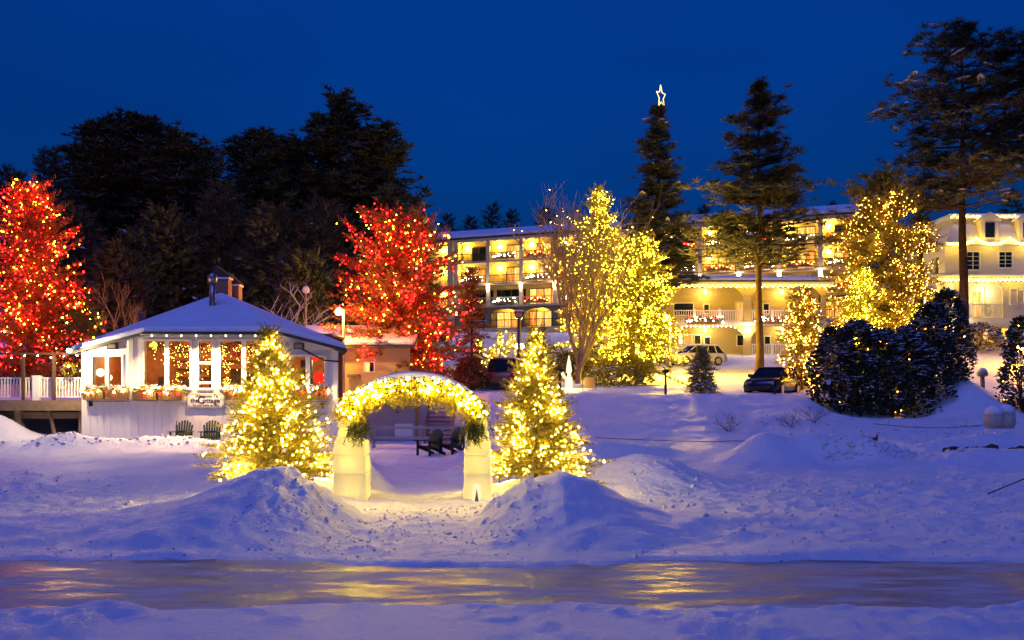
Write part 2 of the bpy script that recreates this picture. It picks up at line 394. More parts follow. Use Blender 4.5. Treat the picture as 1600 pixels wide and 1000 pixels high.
def gz(x, y):
    x = np.asarray(x, float); y = np.asarray(y, float)
    far_y = [60, 75, 90, 110, 125, 140, 170, 260, 450]
    pm = np.interp(y, [0, 36, 47.3, 48.4, 50]+far_y, [0.04, .04, .10, 2.15, 2.4, 3.2, 4.6, 6.2, 9.0, 10.4, 11.5, 15, 22, 34])
    pr = np.interp(y, [0, 14, 30, 36, 39, 43, 46, 48, 50]+far_y, [.04, .05, .12, .40, .70, 1.55, 2.30, 2.36, 2.42, 3.2, 4.6, 6.2, 9.0, 10.4, 11.5, 15, 22, 34])
    pl = np.interp(y, [0, 14, 30, 36, 39, 41, 46, 50]+far_y, [.04, .06, .12, .25, .40, .60, 1.6, 2.3, 3.4, 5.4, 8.0, 12, 14.5, 17, 22, 30, 42])
    wl_ = 1-ss(-9.6, -8.2, x*np.where(y > 50, 48/np.maximum(y, 1), 1)); wr_ = ss(-2.6, -1.0, x*np.where(y > 50, 48/np.maximum(y, 1), 1))
    z = pm*(1-wl_)*(1-wr_)+pl*wl_+pr*wr_
    # lower ground in front of the hedge, pile right of it
    low = ss(13.0, 15.5, x)*np.exp(-((y-45.5)/2.6)**2); z = z-low*0.85
    z = z+1.55*np.exp(-((x-20.6)/np.where(x > 20.6, 2.2, 1.4))**2-((y-46.0)/1.9)**2)
    z = z+ss(20, 26, x)*np.interp(y, [50, 53, 60, 70, 82], [0, .25, 1.8, 1.75, 0])
    # shovelled banks each side of the path
    hx = np.interp(x, [-30, -8, -6.6, -5.5, -4.4, -3.95, -3.3, -2.85, -2.45, -.75, -.25, .2, .82, 1.4, 1.97, 2.6, 3.4, 9, 30],
                      [.20, .20, .29, .50, .94, 1.02, .68, .25, 0, 0, .50, .80, .97, .80, .50, .26, .20, .22, .3])
    hx = hx*1.10
    yc = 17.0+0.25*vn(x*0.5, x*0+3)
    ry = np.where(y < yc, np.clip((y-13.7)/(yc-13.7), 0, 1)**1.15, np.clip(1-(y-yc)/(1.5+hx), 0, 1))
    ry = np.where((y > yc-0.5) & (y < yc+0.5), ry-0.5*(0.5-np.abs(y-yc))**2, ry)
    z = np.maximum(z, hx*ry)
    for (mx, my, a, sx, sy) in [(-4.8, 20.6, .42, 1.5, 1.3), (.6, 20.6, .42, 1.3, 1.2), (-3.5, 22.6, .80, .55, 1.4), (-5.0, 27, .85, 1.2, 2.2),
                               (3.2, 24, .72, 1.35, 1.3), (7.8, 31, .85, 1.0, 1.2), (9.4, 31.5, .70, 1.0, 1.0), (10.9, 31, .72, .9, 1.0), (14.4, 30, .55, 2.2, 1.2), (18.5, 30, .5, 2.2, 1.2),
                               (3.4, 33, .50, 2.0, 1.2), (12.2, 33, .45, .8, .8), (16.6, 35, .5, 2.2, .9), (-20.8, 39.2, 1.2, 1.6, 1.2), (-17.0, 38.2, .3, 1.2, .7), (-1.0, 27, .3, .7, 2.0)]:
        z = z+a*np.exp(-((x-mx)/sx)**2-((y-my)/sy)**2)
    fr = np.exp(-((y-36.4)/.9)**2)*(1-ss(-10.6, -9.6, x)); z = z+fr*(.42+.35*fbm(x*1.3, y*.6, 3))
    # relief
    far = ss(48, 70, y)
    z = z+(.10*fbm(x*.45, y*.45, 3)+.07*fbm(x*1.7+40, y*1.7, 4, .55))*np.where(y < 13.6, .65, 1.0)*(1-.5*far)
    z = z+np.where(y < 11.5, .075, 0)*fbm(x*2.6+9, y*3.4, 4, .6)
    fl = np.exp(-((x+3.35)/.75)**2-((y-16.8)/1.6)**2)+np.exp(-((x+.35)/.6)**2-((y-17.0)/1.6)**2)
    z = z+fl*.18*fbm(x*4.5+y*1.5, y*2.6-x*1.5, 4, .62)+np.exp(-((x+1.7)/1.2)**2)*np.where((y > 13.4) & (y < 22), .06, 0)*fbm(x*5, y*4, 3, .6)
    rough = np.exp(-((y-22)/5.5)**2)*(ss(2.2, 4.5, x)+1-ss(-7.5, -5.2, x))+.9*np.exp(-((y-31.5)/3.5)**2)*ss(9.5, 10.5, x)+.6*np.exp(-((y-17.5)/2.2)**2)*np.exp(-((x+1.7)/1.1)**2)
    z = z+rough*.07*fbm(x*4.2, y*4.2, 3, .65)
    for (fx_, fy_, fa_) in FOOT:
        m_ = (np.abs(x-fx_) < .35) & (np.abs(y-fy_) < .5)
        if m_.any(): z = np.where(m_, z-.065*np.exp(-((x-fx_)/.085)**2-((y-fy_)/.17)**2)+.018*np.exp(-((x-fx_)/.15)**2-((y-fy_+.05)/.26)**2), z)
    # the swept strip of lake ice
    e0 = 10.5+.60*fbm(x*.5, x*0+1.7, 4, .6)+.12*np.sin(x*.5+1); e1 = 13.2+.65*fbm(x*.45, x*0+7.1, 5, .62)
    z = np.where(y < 15, np.maximum(z, .035), z)
    d = np.minimum(y-e0, e1-y); z = z*(1-ss(-.32, .04, d))+(-.03)*ss(-.32, .04, d)
    return z
def g(x, y): return float(gz(np.array([x]), np.array([y]))[0])

rows = np.concatenate([np.linspace(1.5, 9.5, 50), np.linspace(9.6, 24, 230), np.geomspace(24.1, 52, 190), np.geomspace(52.6, 480, 110)])
cols = np.linspace(-1, 1, 560)
YY, SS = np.meshgrid(rows, cols, indexing='ij'); XX = SS*(YY+8)*0.62
ZZ = gz(XX, YY); nr, nc = XX.shape
idx = np.arange(nr*nc).reshape(nr, nc)
Q = np.stack([idx[:-1, :-1], idx[:-1, 1:], idx[1:, 1:], idx[1:, :-1]], -1).reshape(-1, 4)
ground = np_mesh('snow_ground', np.stack([XX, YY, ZZ], -1), Q, 'snow', smooth=True)
tag(ground, kind='structure')
wide = MB().box(-900, 900, -300, 1.5, -.4, .03)
tag(wide.build('lake_snow', 'snow'), kind='structure')
ice = MB(); ice.add([(-60, 9.6, 0), (60, 9.6, 0), (60, 14.2, 0), (-60, 14.2, 0)], [(0, 1, 2, 3)])
tag(ice.build('lake_ice', 'ice'), kind='structure')

rngc = np.random.default_rng(11)
ph = (1+5**.5)/2
ICO_V = np.array([(-1,ph,0),(1,ph,0),(-1,-ph,0),(1,-ph,0),(0,-1,ph),(0,1,ph),(0,-1,-ph),(0,1,-ph),(ph,0,-1),(ph,0,1),(-ph,0,-1),(-ph,0,1)])/1.9
ICO_T = np.array([(0,11,5),(0,5,1),(0,1,7),(0,7,10),(0,10,11),(1,5,9),(5,11,4),(11,10,2),(10,7,6),(7,1,8),(3,9,4),(3,4,2),(3,2,6),(3,6,8),(3,8,9),(4,9,5),(2,4,11),(6,2,10),(8,6,7),(9,8,1)])
def clods(n, x0, x1, y0, y1, s0, s1):
    x = rngc.uniform(x0, x1, n); y = rngc.uniform(y0, y1, n); s = s0+(s1-s0)*rngc.random(n)**3
    a = rngc.random((n, 3))*6; A = np.stack([np.cos(a[:,0]), np.sin(a[:,0]), .4*np.sin(a[:,1])], 1)
    return np.stack([x, y, gz(x, y)+s*.15], 1), frames(A), np.stack([s, s*rngc.uniform(.6, 1, n), s*rngc.uniform(.5, .9, n)], 1)
cl = [clods(700, 2.6, 14, 18.5, 26, .012, .08), clods(450, -14, -5.5, 18.5, 27, .012, .06), clods(700, -4.2, .6, 14.6, 19, .008, .04),
      clods(600, 9.5, 14, 30, 33, .02, .12), clods(500, -21, -10, 35.6, 37.4, .02, .09), clods(500, 3, 20, 14.4, 18, .012, .06), clods(500, 10, 21, 35, 42, .03, .14), clods(300, -12, 12, 13.2, 14.5, .008, .03)]
V, T = scatter(ICO_V, ICO_T, np.concatenate([c[0] for c in cl]), np.concatenate([c[1] for c in cl]), np.concatenate([c[2] for c in cl]))
tag(np_mesh('snow_clods', V+np.random.default_rng(2).normal(size=V.shape)*.008, T, 'snow', smooth=True), 'loose clods of snow scattered over the banks', 'snow', kind='stuff')
# ---------------------------------------------------------------- trees
def twig_template(n, spread=0.55, wid=0.05, ln=0.34, seed=1):
    """a stem along +x with needle triangles round it"""
    r = np.random.default_rng(seed); V = []; T = []
    def tri(a, b, c): k = len(V); V.extend([a, b, c]); T.append((k, k+1, k+2))
    tri((0, -.012, 0), (0, .012, 0), (1, 0, 0)); tri((0, 0, -.012), (0, 0, .012), (1, 0, 0))
    for i in range(n):
        s = (i+.5)/n; a = r.uniform(0, 6.283); c, d = math.cos(a), math.sin(a)
        L = ln*(1.15-.5*s)*r.uniform(.8, 1.2); w = wid*r.uniform(.7, 1.2)
        ex, ey, ez = s+L*.75, L*spread*1.3*c, L*spread*d+.04
        tri((s-w*.6, -d*w*.5, c*w*.5), (s+w*.6, d*w*.5, -c*w*.5), (ex, ey, ez))
    return np.array(V, float), np.array(T)
TW_NEAR = twig_template(24, .75, .035, .30, 1)
TW_FAR = twig_template(9, .85, .11, .44, 2)
def tuft_template(n, wid, seed=3, up=0.35):
    r = np.random.default_rng(seed); V = []; T = []
    for i in range(n):
        a = i*2.39996; z = r.uniform(-.35, 1); q = math.sqrt(max(0, 1-z*z)); L = r.uniform(.7, 1.1)
        d = np.array([q*math.cos(a), q*math.sin(a), z*.8+up*.3])*L; sd = np.cross(d, r.normal(size=3)); sd = sd/np.linalg.norm(sd)*wid
        b = d*.08; k = len(V); V += [b-sd, b+sd, d]; T.append((k, k+1, k+2))
    return np.array(V), np.array(T)
TUFT = tuft_template(26, .052)
TUFT_D = tuft_template(12, .13, 8)
def lump_template():
    V = [(0, 0, .34)]; T = []
    for k in range(6):
        a = k*math.pi/3; V.append((math.cos(a)*(1 if k % 2 else .75), math.sin(a)*.7, 0))
    for k in range(6): T.append((0, 1+k, 1+(k+1) % 6))
    return np.array(V, float), np.array(T)
LUMP = lump_template()
LEAF_V = np.array([(0,0,0),(.5,.28,.06),(1,0,0),(.5,-.28,.06)], float); LEAF_T = np.array([(0,1,2),(0,2,3)])

def trunk_of(root, h, r, mat='bark', lean=(0, 0), rs=1):
    rr = random.Random(rs); n = 9; pts = []; rad = []
    for i in range(n):
        t = i/(n-1); pts.append((lean[0]*t+rr.uniform(-1, 1)*r*.25*(0 < i), lean[1]*t+rr.uniform(-1, 1)*r*.25*(0 < i), -.3+(h+.3)*t)); rad.append(r*(1-.9*t)*(1.25 if i == 0 else 1))
    return MB().tube(pts, rad, 9).build('trunk', mat, root, smooth=True)

def spruce(name, label, loc, h, r, seed, nb=120, z0=.06, mat='spruce', tw=TW_FAR, tl=.7, sp=.42, rise=(-.05, .9), droop=.25, power=.85, belly=0.0,
           trunk_r=.16, snow=0.0, lean=0.0, group=None, cat='tree', open_=0.0):
    """cone or egg shaped evergreen; returns root, outer twig tips"""
    rng = np.random.default_rng(seed); root = thing(name, label, cat, loc, 0, group)
    trunk_of(root, h*.97, trunk_r, rs=seed)
    P, D, S, tips = [], [], [], []
    lob = rng.uniform(0, 6.28, 4)
    for i in range(nb):
        t = ((i+rng.random())/nb)**1.08; z = h*(z0+(1-z0)*t)
        pr = (1-t)**power
        if belly: pr = (1-belly)*pr+belly*math.sqrt(max(0, 1-((t-.38)/.64)**2)) if t < 1 else 0
        az = i*2.39996+rng.normal()*.35
        L = max(.06*r, r*pr*rng.uniform(.72, 1.12)*(1+.12*math.sin(2*az+lob[0]+5*t)+.10*math.sin(3*az+lob[1]-7*t)))
        if rng.random() < open_: L *= .5
        rs = rise[0]+(rise[1]-rise[0])*t+rng.normal()*.08; ca, sa = math.cos(az), math.sin(az)
        n = max(2, int(L*.9/sp)+1)
        for k in range(n):
            s = .18+.82*(k+.6*rng.random())/n; q = np.array([ca*L*s+lean*z, sa*L*s, z+rs*L*s-droop*L*s*s])
            dz = rs-2*droop*s
            ln = tl*(1.15-.55*s)*rng.uniform(.75, 1.2)*(.55+.45*min(1, L/r*2))
            for sg in (-1, 1):
                a2 = az+sg*rng.uniform(.5, 1.15); P.append(q); D.append((math.cos(a2), math.sin(a2), dz*.8+rng.normal()*.22)); S.append(ln)
            if rng.random() < .5: P.append(q); D.append((ca*.6, sa*.6, .8+rng.normal()*.2)); S.append(ln*.6)
            if s > .35: tips.append(q+np.array([ca, sa, .3])*ln*.25)
        e = np.array([ca*L+lean*z, sa*L, z+rs*L-droop*L]); P.append(e-np.array([ca, sa, 0])*tl*.3); D.append((ca, sa, rs-1.6*droop)); S.append(tl*.95); tips.append(e)
    P.append(np.array([lean*h, 0, h*.96])); D.append((0.05, 0, 1)); S.append(tl*.9); tips.append(np.array([lean*h, 0, h]))
    P, D, S = np.array(P), np.array(D), np.array(S)
    V, T = scatter(*tw, P, frames(D), S); np_mesh('crown', V, T, mat, root)
    if snow:
        k = rng.random(len(P)) < snow; Dn = D[k]/np.linalg.norm(D[k], axis=1, keepdims=True)
        V, T = scatter(*LUMP, P[k]+Dn*(S[k, None]*.5)+[0, 0, .04], frames(Dn), np.stack([S[k]*.48, S[k]*.30, S[k]*.35], 1)); np_mesh('snow_load', V, T, 'snow_tree', root, kind='stuff')
    return root, np.array(tips), rng
def light_up(root, tips, rng, n, r, mats, zmax=1e9, zmin=-1e9, jitter=.15, names=None):
    ok = tips[(tips[:, 2] < zmax) & (tips[:, 2] > zmin)]; run = 5; st_ = rng.integers(0, len(ok)-run, n//run+1); ix_ = (st_[:, None]+np.arange(run)[None]).ravel()[:n]; q = ok[rng.permutation(ix_)]+rng.normal(size=(n, 3))*jitter   # runs along the boughs
    cut = 0
    for m, share, nm in mats:
        k = int(round(n*share)); bulbs(nm, q[cut:cut+k], r, m, root, rng); cut += k

def pine(name, label, loc, h, r, seed, z0=.3, tuft=.5, mat='mid_pine', layers=14, per=5, trunk_r=.3, snow=.0, prof=None, tmpl=TUFT, group=None, dens=1.0, flat=.16):
    """white pine: tiers of long level limbs that carry flat plumes of needles"""
    rng = np.random.default_rng(seed); root = thing(name, label, 'tree', loc, 0, group)
    trunk_of(root, h*.97, trunk_r, rs=seed)
    P, S = [], []; limb = MB()
    for i in range(layers):
        t = i/(layers-1); z = h*(z0+(1-z0)*t*.985)+rng.normal()*.15
        pr = prof(t) if prof else (1-t)**.7*.9+.1
        for j in range(per):
            az = rng.uniform(0, 6.283) if rng.random() < .4 else (j*6.283/per+i*1.1+rng.normal()*.3)
            L = r*pr*rng.uniform(.5, 1.1); ca, sa = math.cos(az), math.sin(az); up = rng.uniform(-.06, .22)+.5*t*t
            b0 = np.array([0, 0, z]); mid = np.array([ca*L*.5, sa*L*.5, z+up*L*.45-.03*L]); e = np.array([ca*L, sa*L, z+up*L])
            limb.tube([b0, mid, e], [trunk_r*.28*(1-.6*t), trunk_r*.17*(1-.6*t), .015], 4, False)
            n = int(max(4, L*5.5*dens))
            for k in range(n):
                s = rng.uniform(.28, 1.02) if L > r*.25 else rng.uniform(0, 1)
                c = (1-s)**2*b0+2*s*(1-s)*mid+s*s*e; w = L*.26*math.sin(min(1, s*1.05)*math.pi*.86)+.15
                P.append(c+np.array([-sa, ca, 0])*rng.normal()*w+np.array([ca, sa, 0])*rng.normal()*.12*L+[0, 0, rng.normal()*flat+.08]); S.append(tuft*rng.uniform(.6, 1.2))
    for k in range(int(14*dens)): P.append(np.array([rng.normal()*.25, rng.normal()*.25, h*(1-.05*rng.random())])); S.append(tuft*.8)
    limb.build('limbs', 'bark', root)['kind'] = 'stuff'
    P, S = np.array(P), np.array(S); n = len(P)
    A = rng.uniform(0, 6.283, n); Fm = frames(np.stack([np.cos(A), np.sin(A), rng.normal(size=n)*.25], 1))
    V, T = scatter(*tmpl, P, Fm, np.stack([S, S, S*.72], 1)); np_mesh('crown', V, T, mat, root)
    if snow:
        k = rng.random(n) < snow
        V, T = scatter(*LUMP, P[k]+np.stack([0*S[k], 0*S[k], S[k]*.35], 1), Fm[k], np.stack([S[k]*.8, S[k]*.5, S[k]*.4], 1)); np_mesh('snow_load', V, T, 'snow_tree', root, kind='stuff')
    return root, P, rng

def bare(name, label, loc, h, seed, mat='twig', r=.16, depth=5, spread=.5, n0=4, upright=.55, cat='tree', group=None, fork=.22, snow=False, first=0.0):
    rr = random.Random(seed); root = thing(name, label, cat, loc, 0, group); tr = MB(); br = MB(); sn = MB()
    def grow(p, d, L, rad, lv):
        n = 3; pts = [p]; q = p
        for i in range(n):
            d = (d+Vector((rr.uniform(-1, 1), rr.uniform(-1, 1), rr.uniform(-.4, .8)))*.13+Vector((0, 0, .06*upright))).normalized(); q = q+d*(L/n); pts.append(q)
        (tr if lv == 0 else br).tube(pts, [rad*(1-.45*i/n) for i in range(n+1)], 6 if lv < 2 else 4 if lv < 3 else 3, False)
        if snow and 1 <= lv <= 3: sn.tube([v+Vector((0, 0, rad*.7)) for v in pts], [rad*.7]*(n+1), 4, False)
        if lv >= depth: return
        kids = n0 if lv == 0 else rr.choice((3, 3, 4))
        for k in range(kids):
            s = rr.uniform(.45, 1) if k else 1; c = p+(q-p)*s if s < 1 else q
            if s < 1: i = min(n-1, int(s*n)); c = pts[i].lerp(pts[i+1], s*n-i)
            ax = Vector((rr.uniform(-1, 1), rr.uniform(-1, 1), rr.uniform(-.1, .5))).normalized()
            nd = (d*(1-spread*.6)+ax*spread+Vector((0, 0, upright*.35))).normalized()
            grow(c, nd, (first*h*rr.uniform(.75, 1.1) if (lv == 0 and first) else L*rr.uniform(.58, .82)), rad*(.55 if k else .62), lv+1)
    grow(Vector((0, 0, -.1)), Vector((0, 0, 1)), h*fork, r, 0)
    tr.build('trunk', mat, root, True); br.build('branches', mat, root, True)['kind'] = 'stuff'
    if snow: sn.build('snow_load', 'snow_tree', root, True)['kind'] = 'stuff'
    return root, np.array(br.v)

def shrub(name, label, loc, rx, ry, h, seed, n=2600, leaf=.16, mat='leaf', snow=.25, cat='shrub', group=None, point_=.6, twig='bark'):
    """dense upright shrub: leaves through an uneven egg, snow caught on it"""
    rng = np.random.default_rng(seed); root = thing(name, label, cat, loc, 0, group)
    st = MB(); rr = random.Random(seed)
    for k in range(6): a = rr.uniform(0, 6.28); st.tube([(0, 0, -.2), (math.cos(a)*rx*.3, math.sin(a)*ry*.3, h*.4), (math.cos(a)*rx*.5, math.sin(a)*ry*.5, h*.75)], [.04, .03, .01], 5, False)
    st.build('stems', twig, root)['kind'] = 'stuff'
    t = rng.random(n)**.9; az = rng.uniform(0, 6.283, n); q = rng.random(n)**.28
    pr = np.sqrt(np.clip(1-np.abs((t-.35)/.66)**(2.2), 0.02, 1))*(1-point_*.35*t)
    bl = 1+.16*np.sin(az*3+t*9+seed)+.12*np.sin(az*5-t*13+2*seed)+.07*rng.normal(size=n)
    P = np.stack([rx*pr*q*bl*np.cos(az), ry*pr*q*bl*np.sin(az), h*(.02+.98*t)+rng.normal(size=n)*.05], 1)
    D = np.stack([np.cos(az)+rng.normal(size=n)*.6, np.sin(az)+rng.normal(size=n)*.6, .5+rng.normal(size=n)*.5], 1)
    V, T = scatter(LEAF_V, LEAF_T, P, frames(D, rng.normal(size=(n, 3))), leaf*rng.uniform(.6, 1.3, n)); np_mesh('crown', V, T, mat, root)
    if snow:
        k = (rng.random(n) < snow*(.3+t)*np.clip(.55+.9*np.sin(P[:, 0]*4.1+seed)*np.sin(P[:, 1]*3.7+1)+.8*np.sin(P[:, 2]*4.7+P[:, 0]*2.3+seed), 0, 1.5)) & (q > .78)
        V, T = scatter(*LUMP, P[k]+[0, 0, leaf*.2], frames(D[k]*[1, 1, .15]), np.stack([leaf*rng.uniform(.3, 1.7, k.sum()), leaf*rng.uniform(.25, 1.0, k.sum()), leaf*.6*np.ones(k.sum())], 1)); np_mesh('snow_load', V, T, 'snow_tree', root, kind='stuff')
    return root, P[q > .85], rng

def base(px, Y, dz=0.0): x = X(px, Y); return (x, Y, g(x, Y)+dz)
def height(py, px, Y): return Z(py, Y)-g(X(px, Y), Y)

# the two lit firs beside the ice arch
for (px, seed, lab, rr_, lean) in ((437, 21, 'bushy fir covered in warm lights left of the ice arch, in front of the cottage', 1.36, -.075),
                                   (838, 22, 'slim fir covered in warm lights right of the ice arch', 1.22, .0)):
    t, tips, rng = spruce('lit_fir_tree', lab, base(px, 20.6, -.05), height(526, px, 20.6)+.05, rr_, seed, nb=290, z0=.04, mat='lit_gold', tw=TW_NEAR, tl=.36, sp=.15,
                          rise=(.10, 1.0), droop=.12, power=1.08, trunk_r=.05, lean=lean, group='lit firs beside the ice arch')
    light_up(t, tips, rng, 640, .0130, [('bulb_near', 1.0, 'light_string')], jitter=.05)

# red and amber lit trees
for (px, py, Y, seed, lab, rr_, be) in ((48, 283, 52, 31, 'tall tree strung with red and amber lights behind the wooden deck', 3.2, .55),
                                       (622, 345, 52, 32, 'broad tree strung with red and amber lights right of the cottage', 3.9, .85)):
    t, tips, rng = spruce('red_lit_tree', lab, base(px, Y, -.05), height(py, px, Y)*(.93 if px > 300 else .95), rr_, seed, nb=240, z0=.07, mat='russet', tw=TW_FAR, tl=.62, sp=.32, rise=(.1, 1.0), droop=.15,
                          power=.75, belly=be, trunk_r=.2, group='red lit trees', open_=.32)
    light_up(t, tips, rng, 1500, .035, [('bulb_r', .76, 'red_light_string'), ('bulb_a', .24, 'amber_light_string')], jitter=.16, zmin=1.2)
t, tips, rng = spruce('dark_evergreen', 'unlit russet evergreen hugging the right flank of the broad red lit tree', base(737, 51, -.05), 6.2, .95, 37, nb=70, mat='russet', tl=.5, sp=.4, belly=.5, trunk_r=.12, open_=.3)
t, tips, rng = spruce('lit_shrub', 'low evergreen with a few red and amber lights beside the cottage roof', base(128, 53, -.05), 4.6, 1.6, 38, nb=70, mat='spruce', tl=.5, sp=.4, belly=.8, trunk_r=.08, cat='shrub')
light_up(t, tips, rng, 46, .04, [('bulb_y', .7, 'amber_light_string'), ('bulb_r', .3, 'red_light_string')])

# yellow lit trees right of the centre
t, tips, rng = spruce('yellow_lit_tree', 'tallest yellow lit evergreen, behind the bare branching tree', base(937, 66, -.05), height(297, 937, 66), 2.9, 41, nb=200, mat='lit_gold', tl=.62, sp=.32, rise=(.05, .8), droop=.15, power=.8, belly=.25, open_=.3, trunk_r=.22, group='yellow lit trees')
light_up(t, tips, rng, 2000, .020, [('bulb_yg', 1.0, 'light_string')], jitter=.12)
t, tips, rng = spruce('yellow_lit_tree', 'broad dense yellow lit evergreen beside the parked silver wagon', base(998, 57, -.05), height(372, 998, 57), 2.75, 42, nb=190, z0=.10, mat='lit_gold', tl=.62, sp=.28, rise=(-.12, .75), droop=.20, power=.75, belly=.3, open_=.25, trunk_r=.2, group='yellow lit trees')
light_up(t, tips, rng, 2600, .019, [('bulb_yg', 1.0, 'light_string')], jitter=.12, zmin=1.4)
t, tips, rng = spruce('amber_lit_tree', 'tall evergreen with amber lights and a dark unlit tip behind the hedge', base(1378, 62, -.05), height(278, 1378, 62), 3.9, 43, nb=280, mat='lit_gold', tl=.75, sp=.42, belly=.45, power=.7, trunk_r=.25, group='yellow lit trees', open_=.2)
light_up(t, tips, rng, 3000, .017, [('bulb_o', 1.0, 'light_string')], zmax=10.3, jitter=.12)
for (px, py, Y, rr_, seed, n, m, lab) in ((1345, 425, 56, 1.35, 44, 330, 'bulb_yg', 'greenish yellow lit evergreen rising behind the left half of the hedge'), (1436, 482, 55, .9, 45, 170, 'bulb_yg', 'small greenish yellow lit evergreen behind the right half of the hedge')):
    t, tips, rng = spruce('yellow_lit_tree', lab, base(px, Y, -.05), height(py, px, Y), rr_, seed, nb=110, mat='lit_gold', tl=.5, sp=.4, belly=.5, trunk_r=.1, group='yellow lit trees')
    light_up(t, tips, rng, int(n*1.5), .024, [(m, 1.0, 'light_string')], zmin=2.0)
t, tips, rng = spruce('amber_lit_tree', 'dense snowy evergreen with amber lights left of the hedge', base(1252, 51.5, -.05), height(455, 1252, 51.5), 1.3, 46, nb=190, mat='lit_gold', tl=.42, sp=.28, belly=.6, trunk_r=.1, snow=.12, group='yellow lit trees')
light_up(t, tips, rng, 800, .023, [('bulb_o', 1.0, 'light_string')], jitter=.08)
t, tips, rng = spruce('small_spruce', 'small snow-dusted spruce below the parked silver wagon', base(1096, 49.5, -.05), height(546, 1096, 49.5), .95, 47, nb=90, mat='lit_gold', tl=.4, sp=.26, trunk_r=.06, snow=.5)
for i, (px, py, Y, lab) in enumerate(((748, 528, 70, 'leftmost of the little lit spruces on the slope below the hotel'), (781, 516, 71, 'second from left of the little lit spruces on the slope below the hotel'),
                                      (800, 520, 69, 'little lit spruce just left of the dark lamp post'), (836, 512, 70, 'little lit spruce just right of the dark lamp post'), (768, 545, 66, 'lowest little lit spruce above the parked truck'))):
    t, tips, rng = spruce('lit_sapling', lab, base(px, Y, -.05), max(1.6, height(py, px, Y)), .62, 50+i, nb=34, mat='lit_gold', tl=.36, sp=.3, trunk_r=.04, group='little lit spruces on the slope')
    light_up(t, tips, rng, 36, .035, [('bulb_yg', 1.0, 'light_string')])

# big dark pines in front of the hotel and inn
pine('tall_pine', 'dark spire-shaped conifer with a lit star on its tip', base(1028, 80, -.1), height(166, 1028, 80), 3.7, 61, z0=.30, tuft=.7, mat='dark_pine', layers=24, per=6, trunk_r=.42, snow=.10, prof=lambda t: (1-t)**.75*.95+.05, dens=1.1)
pine('tall_pine', 'tall pine with a long bare trunk in front of the two-storey lodge', base(1186, 62, -.1), height(131, 1186, 62), 4.7, 62, z0=.40, tuft=.62, mat='mid_pine', layers=21, per=6, trunk_r=.27, snow=.02, prof=lambda t: (.55+.45*math.sin(min(1, (t+.12)*1.5)*math.pi))*(1-t)**.35*.98+.06 if t < .9 else .3*(1-t)*3+.05, dens=1.15)
pine('tall_pine', 'tallest pine with long ragged snowy limbs in front of the white inn', base(1504, 63, -.1), height(42, 1504, 63), 6.3, 67, z0=.45, tuft=.62, mat='dark_pine', layers=19, per=5, trunk_r=.34, snow=.10, prof=lambda t: float(np.interp(t, [0, .15, .3, .46, .55, .7, .85, 1], [.65, .78, .62, .95, .85, .62, .42, .12])), dens=1.2)
pine('tall_pine', 'dark pine cut off by the right edge of the picture', base(1612, 62, -.1), height(58, 1612, 62), 5.0, 64, z0=.58, tuft=.62, mat='dark_pine', layers=16, per=6, trunk_r=.3, snow=.05, prof=lambda t: max(.15, (.7+.3*math.sin(t*11))*(1-t)**.5))
pine('tall_pine', 'dark trunked pine half hidden behind the amber lit tree beside the inn', base(1437, 67, -.1), height(300, 1437, 67), 1.2, 66, z0=.62, tuft=.45, mat='mid_pine', layers=8, per=4, trunk_r=.45)

# forest behind the cottage
def dome(t): return math.sqrt(max(.02, 1-((t-.30)/.74)**2))
for (px, py, Y, rr_, seed, lab) in ((150, 212, 84, 4.6, 71, 'dark pine at the left of the big dark clump behind the cottage'), (215, 200, 88, 5.6, 72, 'broadest dark pine in the middle of the clump left of the cottage chimney'),
                                   (285, 222, 84, 4.6, 73, 'rounded dark pine at the right of the clump above the cottage roof'), (400, 214, 90, 4.2, 74, 'dark pine just right of the gap above the cottage chimney'),
                                   (462, 222, 92, 4.4, 75, 'dark pine between two taller ones above the right end of the cottage roof'), (532, 163, 90, 3.9, 76, 'highest dark pine of the forest, behind the broad red lit tree'), (590, 208, 88, 4.4, 77, 'dark pine overhanging the broad red lit tree')):
    pine('forest_pine', lab, base(px, Y, -.3), height(py, px, Y), rr_, seed, z0=.12, tuft=.95, mat='dark_pine', layers=18, per=7, trunk_r=.4, prof=dome, tmpl=TUFT_D, group='dark pines behind the cottage', dens=1.25, flat=.4)
for i, (px, py, Y, rr_, lab) in enumerate(((110, 330, 74, 3.4, 'low dark evergreen behind the tall red lit tree'), (255, 335, 73, 3.8, 'low dark evergreen behind the bare tree left of the chimney'), (345, 300, 76, 3.6, 'low dark evergreen filling the gap above the chimneys'),
                                           (430, 330, 73, 3.6, 'low dark evergreen behind the globe lamp'), (505, 320, 74, 3.4, 'low dark evergreen left behind the broad red lit tree'), (640, 330, 70, 3.0, 'dark evergreen between the broad red lit tree and the hotel roof'), (180, 390, 66, 2.6, 'lowest dark evergreen left behind the cottage roof'), (470, 400, 66, 2.4, 'lowest dark evergreen right behind the cottage roof'))):
    spruce('forest_evergreen', lab, base(px, Y, -.2), height(py, px, Y), rr_, 80+i, nb=120, mat='dark_pine', tl=1.15, sp=.8, belly=.5, power=.8, trunk_r=.2, group='low evergreens behind the cottage', snow=.03)
